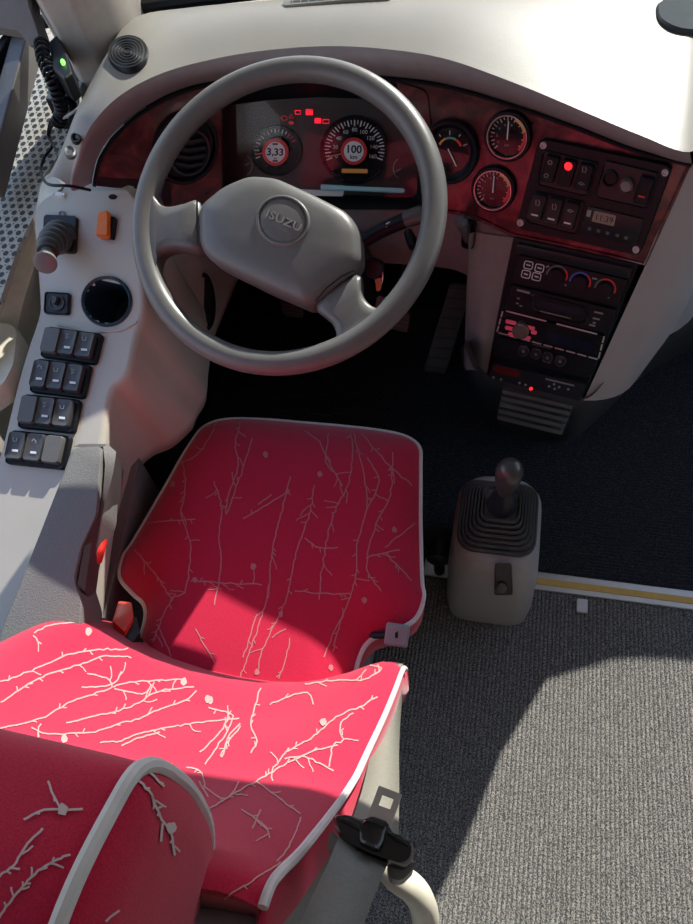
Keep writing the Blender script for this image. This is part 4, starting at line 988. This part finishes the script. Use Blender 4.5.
# backrest
prof = [(.265,.40),(.243,.46),(.232,.50),(.205,.545),(.165,.605),(.118,.69),(.075,.767),(.024,.88),(.006,.93),(-.003,.95),(-.014,.957)]
pv = catmull([(0,y,z) for y,z in prof], 4)
NVv = len(pv)
def hw(z): return .245 - .012*max(0, (z-.55))/.4
def bol(a, z): 
    k = max(0, min(1, (.72-z)/.24)); return .016*abs(a)**2.2 + .070*k*abs(a)**2.5
def Sb(a, v, lift=0.0):
    i = max(0, min(NVv-1.001, v*(NVv-1))); j = int(i); p = pv[j].lerp(pv[j+1], i-j)
    aa = max(-1, min(1, a)); edge = max(0, (abs(aa)-.80)/.20) if aa > 0 else max(0, (abs(aa)-.70)/.30)
    y = p.y + bol(aa, p.z)*(1.12 if aa < 0 else 1) - .034*edge**2.2*(1 if aa > 0 else 1.75)*(.25 + .75*max(0, min(1, (.72-p.z)/.24)))
    zdrop = 0
    tn = (pv[min(NVv-1,j+1)] - pv[max(0,j-1)]).normalized(); nrm = Vector((0, tn.z, -tn.y))
    return Vector((BX + aa*hw(p.z)*(1.2 if aa < 0 else .975), y, p.z + zdrop)) + nrm*lift
AA = [-1,-.985,-.96,-.93,-.88,-.8,-.7,-.55,-.4,-.2,0,.2,.4,.55,.7,.8,.88,.93,.96,.985,1]
b = MB(); rows = []
for j in range(NVv):
    v = j/(NVv-1); fr = [Sb(a, v) for a in AA]; z = fr[0].z
    th = .05*(1-v) + .004
    e1_ = fr[-1] + Vector((.006,-.03,0)); e2_ = fr[-1] + Vector((-.004,-th,-.01)); e3_ = fr[0] + Vector((.004,-th,-.01)); e4_ = fr[0] + Vector((-.006,-.03,0))
    rows.append(fr + [e1_, e2_, e3_, e4_])
b.grid(rows, cu=True); b.cap(rows[0], True); b.cap(rows[-1]); BKR = b
for s in (1,):
    b = MB(); b.tube([Sb(s, j/60, .002)+Vector((s*.002,0,0)) for j in range(6, 61)], .0034, 8); b.build('backrest_piping', rope_m, SE)
BL6 = [[(0,180),(60,160),(130,130),(200,100),(280,88),(370,85)],[(0,240),(60,200),(110,170),(180,145),(250,125),(300,105),(380,108)],[(0,315),(90,295),(140,275),(190,245),(250,220),(300,205),(325,195),(310,170),(250,155)],
 [(325,195),(380,180),(450,178),(530,170)],[(190,300),(270,280),(340,265),(400,240),(440,215),(500,200),(560,195)],[(90,310),(130,330),(200,330),(270,325),(330,305),(390,290),(450,265),(530,235),(570,205)],
 [(290,355),(350,350),(400,330),(470,315),(560,300),(640,290),(690,285)],[(350,365),(410,340),(460,325)],[(100,40),(150,15),(250,5)],[(95,45),(120,70)],[(120,300),(110,320),(120,370)],[(590,420),(640,350),(670,290),(660,270),(600,255)],
 [(640,400),(660,340),(693,300)],[(590,490),(580,440),(540,430)],[(585,480),(650,520),(690,470)],[(235,195),(320,190),(350,150)],[(330,200),(410,215),(430,200)]]
BL8 = [[(125,330),(140,300),(125,260),(135,220),(150,170)],[(0,330),(40,290),(75,240)],[(100,265),(70,300),(50,340)],[(20,470),(70,440),(140,400),(210,360),(270,330),(340,310)],[(210,330),(280,290),(340,240),(400,215),(440,190)],
 [(320,365),(330,310),(355,300),(345,260),(380,230)],[(140,400),(190,440),(250,480)],[(210,345),(260,340),(330,375)],[(180,400),(180,370),(220,320)],[(260,160),(330,150),(400,150),(450,120),(400,110)],
 [(100,470),(160,510),(170,540)],[(150,470),(130,520)],[(250,490),(220,560),(190,600)],[(60,690),(140,640),(200,600)],[(0,400),(20,440)],[(170,210),(260,180),(280,210)]]
drawn(BKR, lambda x, y: (x/2.888, 620+y/2.888), BL6, [(185,345),(605,232),(255,33),(530,180)], 1.45, .0007, .2, 3.6)
drawn(BKR, lambda x, y: (200+x/2.475, 620+y/2.475), BL8, [(305,255),(20,198)], 1.45, .0007, .22, 3.4)
b = BKR
b.build('backrest', [red_fab, thread_m], SE, angle=80)
# grey shell behind and over the top of the cover
b = MB(); rows = []
for j in range(NVv):
    v = j/(NVv-1); p = Sb(0, v); w = hw(p.z)
    rows.append([Vector((BX+q*w*.97, p.y-.006-.012*(1-q*q), p.z-.004)) for q in (-1,-.6,-.2,.2,.6,1)] + [Vector((BX+q*w*.94, p.y-.13, p.z-.03)) for q in (1,.6,-.6,-1)])
b.grid(rows, cu=True); b.cap(rows[-1]); b.cap(rows[0], True); b.build('back_shell', shell_m, SE, angle=60)
# headrest
HX0, HX1 = -.545, -.152
hp = [(.046,1.035),(.040,1.07),(.018,1.085),(-.02,1.097),(-.065,1.092),(-.095,1.065),(-.10,1.02),(-.092,.955),(-.06,.915),(-.015,.905),(.025,.93),(.042,.98)]
hc = catmull([(0,y,z) for y,z in hp], 5, True); hcen = Vector((0,-.025,1.01))
b = MB(); rows = []
for x, s in ((HX0,.5),(HX0+.003,.85),(HX0+.012,.97),(HX0+.03,1.0),(-.45,1.02),(-.34,1.03),(-.25,1.02),(HX1-.03,1.0),(HX1-.012,.99),(HX1-.002,.955),(HX1+.004,.88),(HX1+.009,.6),(HX1+.010,.2)):
    rows.append([Vector((x, hcen.y+(p.y-hcen.y)*s, hcen.z+(p.z-hcen.z)*s)) for p in hc])
b.grid(rows, cu=True); b.cap(rows[0], True); b.cap(rows[-1]); HDR = b
b = MB(); b.tube([Vector((HX1-.003, hcen.y+(p.y-hcen.y)*.985, hcen.z+(p.z-hcen.z)*.985)) for p in hc], .0042, 8, closed=True); b.build('headrest_piping', greycord_m, SE)
drawn(HDR, lambda x, y: (x/2.888, 620+y/2.888), [[(390,460),(430,500),(450,545),(470,590),(490,600)],[(430,445),(470,480)],[(490,600),(500,680)],[(465,590),(460,640)],[(445,545),(465,540)],
 [(140,470),(155,510),(180,550)],[(70,578),(130,550),(180,550)],[(180,550),(240,548)],[(0,740),(50,700),(75,655),(125,605)],[(0,860),(60,780),(120,720),(200,680)],[(300,870),(340,835)]], [(182,552),(489,600)], 2.3, .0009, .25, 5.5)
b = HDR
b.build('headrest', [red_fab, mat('twig_thread_grey', (.55,.45,.45), .7)], SE, angle=80)
for x in (-.40,-.29):
    b = MB(); b.tube([(x,-.05,.93),(x,-.06,1.0)], .007, 10); b.build('headrest_post', steel_m, SE)
# seat pan and pedestal
b = MB(); b.box((CX,.48,.285), .37, .46, .05); b.box((CX,.50,.145), .30, .34, .28); b.build('pedestal', shell_m, SE, bevel=.015)
# left armrest, side shield, adjuster lever
b = MB(); hA = .565
SA = plane(at(80,540,z=.54), Vector((.04,-.22,1)).normalized())
ap = rpoly([(72,444),(103,443),(101,466),(98,512),(82,545),(74,580),(82,606),(78,640),(40,680),(-14,690),(-4,640),(62,472)], 7)
b.rings(SA, ap, [(.97,-.07),(1.0,-.05),(1.0,-.012),(.975,-.003),(.93,0)], cap0=True); b.build('armrest', armrest_m, SE, angle=40)
f0 = [at(72,446,z=.563), at(117,448,z=.545), at(116,492,z=.47), at(98,492,z=.53)]
b = MB()
q0 = [SA(x,y,-.012) for x,y in ((76,441),(104,441),(113,449),(110,470),(102,500),(88,540),(81,590))]
q1 = [SA(x,y,-.004) for x,y in ((72,446),(102,446),(104,464),(102,490),(98,514),(83,546),(76,585))]
b.grid([q1, q0, [p - Vector((.012,0,.06)) for p in q0]]); b.open = True; b.build('armrest_side', mat('armrest_side_shaded', (.075,.07,.072), .5, bump=.2), SE, angle=30)  # darker copy of the armrest plastic: shade of the side faces in the colour
b = MB(); tpp = [at(126,444,z=.43), at(139,458,z=.42), at(131,500,z=.41), at(118,560,z=.39), at(104,618,z=.37)]
tq = [p + Vector((-.022,0,0)) for p in tpp]
b.grid([[p-Vector((0,0,.3)) for p in tpp], [p-Vector((0,0,.004)) for p in tpp], tpp, tq, [p-Vector((0,0,.3)) for p in tq]]); b.cap([tpp[0], tq[0], tq[0]-Vector((0,0,.3)), tpp[0]-Vector((0,0,.3))]); b.build('side_shield', shield_m, SE, angle=50)
b = MB(); lv = at(397,635,z=.40); Rv = Matrix.Rotation(math.radians(20),3,'X'); b.box(lv, .036, .034, .014, Rv); b.build('adjuster_lever', lever_m, SE, bevel=.004)
b = MB(); b.rings(plane(lv + Rv@Vector((0,0,.0072)), Rv@Vector((0,0,1))), rpoly([(395,633),(398,631),(398,638),(395,638)], .5), [(1,.0003)]); b.tube([lv, lv+Vector((-.07,0,-.03))], .006, 8); b.build('lever_mark', black_m, SE)

# red object, buckle
b = MB(); z_ = .485
b.tube(catmull([at(118,478,z=z_), at(112,500,z=z_), at(104,525,z=z_), at(98,550,z=z_), at(95,562,z=z_-.01)], 5), [.009]*2+[.011]*18+[.008], 12); o = b.build('red_handle', red_m); tag(o, 'glossy red plastic handle tucked between the armrest and the seat side shield', 'handle')
BK = thing('seat_belt_buckle', at(126,625,z=.40), 'seat belt buckle with red button beside the left rear of the cushion', 'buckle')
SB = plane(at(126,615,z=.44), Vector((.15,.35,.9)).normalized())
b = MB(); b.rings(SB, rpoly([(118,601),(132,602),(134,618),(125,634),(112,622)], 2), [(1,-.035),(1,-.002),(.93,.002)], cap0=True); b.build('button', red_m, BK)
b = MB(); b.rings(SB, rpoly([(128,618),(136,614),(140,630),(132,640),(124,634)], 2), [(1,-.04),(1,-.006)], cap0=True); b.build('casing', satin_m, BK)
b = MB(); q = SB(134,630,-.03); b.tube([q, q + Vector((.01,-.03,-.08)), q+Vector((.03,-.05,-.2))], .012, 8); b.build('stem', satin_m, BK)

# ================================================================== SEAT BELT
SBt = thing('seat_belt', at(378,840,z=.86), 'grey seat belt with black tongue hanging down the right side of the seat back', 'seat belt')
def web(b, L, n=8, th=.0012):
    A = catmull([l for l, r in L], n); B = catmull([r for l, r in L], n)
    b.grid([A, B]); b.open = True
lo = [(at(397,664,z=.46), at(403,664,z=.455)), (at(389,690,z=.53), at(402,692,z=.50)), (at(374,740,z=.62), at(399,742,z=.58)), (at(362,790,z=.74), at(399,795,z=.70)), (at(345,838,z=.86), at(398,850,z=.83))]
b = MB(); web(b, lo); b.build('lower_webbing', web_m, SBt, solid=.0014)
# the strap runs on up over the shoulder of the seat
up = [(at(338,838,z=.905), at(391,856,z=.895)), (at(326,868,z=.94), at(379,884,z=.93)), (at(308,906,z=.985), at(366,918,z=.975)), (at(280,968,z=1.03), at(344,980,z=1.02))]
b = MB(); web(b, up); b.build('upper_webbing', mat('webbing_shaded', (.155,.155,.145), .6, bump=.4, bscale=900, var=.08, scale=300), SBt, solid=.0014)  # darker copy of the webbing: shade painted into the upper strap
ST1 = plane(at(372,845,z=.905), Vector((.05,.10,1)).normalized())
b = MB(); b.rings(ST1, rpoly([(332,817),(347,816),(362,822),(372,817),(388,823),(392,834),(404,840),(414,846),(413,860),(404,868),(384,862),(368,856),(352,848),(340,838)], 6), [(1,-.012),(1,.004),(.93,.008),(.7,.009)], cap0=True); b.build('tongue_body', mat('tongue_black', (.014,.014,.015), .22), SBt, angle=40)
b = MB(); b.rings(ST1, rpoly([(364,824),(387,831),(385,846),(379,856),(360,848),(359,836)], 4), [(1,.004),(1,.013),(.9,.016),(.6,.014)], cap0=True); b.build('tongue_boss', MATS['tongue_black'], SBt, angle=40)
for q in ([(340,822),(352,826),(362,834)],[(388,836),(398,842),(408,848)]):
    b = MB(); b.tube([ST1(x,y,.009) for x,y in q], [.0012,.0024,.0012], 8); b.build('tongue_ridge', MATS['tongue_black'], SBt)
b = MB(); b.rings(ST1, rpoly([(330,826),(342,840),(352,850),(338,850),(326,846)], 4), [(1,-.03),(1,-.010)], cap0=True); b.build('tongue_guide', mat('guide_grey', (.16,.155,.14), .4), SBt)
b = MB(); b.rings(ST1, rpoly([(386,862),(404,868),(414,858),(414,866),(402,878),(390,876)], 5), [(1,-.03),(1,-.010)], cap0=True); b.build('tongue_guide', MATS['guide_grey'], SBt)
# metal tongue with a square slot
tg = [Vector((366,822)), Vector((390,830)), Vector((402,796)), Vector((379,787))]
def tb(u, v): a = tg[0].lerp(tg[1], u); c = tg[3].lerp(tg[2], u); q = a.lerp(c, v); return (q.x, q.y)
b = MB(); us = (0,.25,.75,1); vs_ = (-.1,.5,.82,1)
for hh in (.001,.0035):
    pass
for i in range(3):
    for j in range(3):
        if i == 1 and j == 1: continue
        b.rings(ST1, [tb(us[i],vs_[j]), tb(us[i+1],vs_[j]), tb(us[i+1],vs_[j+1]), tb(us[i],vs_[j+1])], [(1,.001),(1,.004)], cap0=True)
b.build('tongue_plate', steel_m, SBt, smooth=False)

# cream tubular rail behind the seat
b = MB(); b.tube(catmull([at(372,862,z=.70)+Vector((-.07,-.02,0)), at(372,862,z=.70), at(398,878,z=.69), at(414,890,z=.68), at(423,906,z=.66), at(426,926,z=.62), at(424,950,z=.52), at(420,968,z=.3), at(420,972,z=.0)], 8), .0128, 16); o = b.build('grab_rail', cream_m); tag(o, 'cream painted bent tube rail at the bottom edge behind the seat belt tongue', 'rail')

# ================================================================== LIGHT
sun = bpy.data.lights.new('sun', 'SUN'); so = bpy.data.objects.new('sun', sun); COL.objects.link(so)
SD = Vector((.50, 1.45, 1.0)).normalized()
so.rotation_euler = (-SD).to_track_quat('-Z', 'Y').to_euler(); so.location = SD*5
sun.energy = 8.3; sun.angle = math.radians(.6); sun.color = (1, .955, .87)
w = bpy.data.worlds.new('world'); scn.world = w; w.use_nodes = True
nt = w.node_tree; N = nt.nodes; bg = N['Background']
tcn = N.new('ShaderNodeTexCoord'); sep = N.new('ShaderNodeSeparateXYZ'); rp = N.new('ShaderNodeValToRGB')
nt.links.new(tcn.outputs['Generated'], sep.inputs[0]); nt.links.new(sep.outputs['Z'], rp.inputs['Fac'])
e = rp.color_ramp.elements; e[0].position = 0; e[0].color = (.85,.88,.92,1); e[1].position = .7; e[1].color = (.30,.48,.85,1)
nt.links.new(rp.outputs['Color'], bg.inputs['Color']); bg.inputs['Strength'].default_value = 1.65
scn.view_settings.view_transform = 'Standard'; scn.view_settings.look = 'None'; scn.view_settings.exposure = 0; scn.view_settings.gamma = 1
scn.view_settings.use_curve_mapping = False
scn.cycles.max_bounces = 8; scn.cycles.use_denoising = True
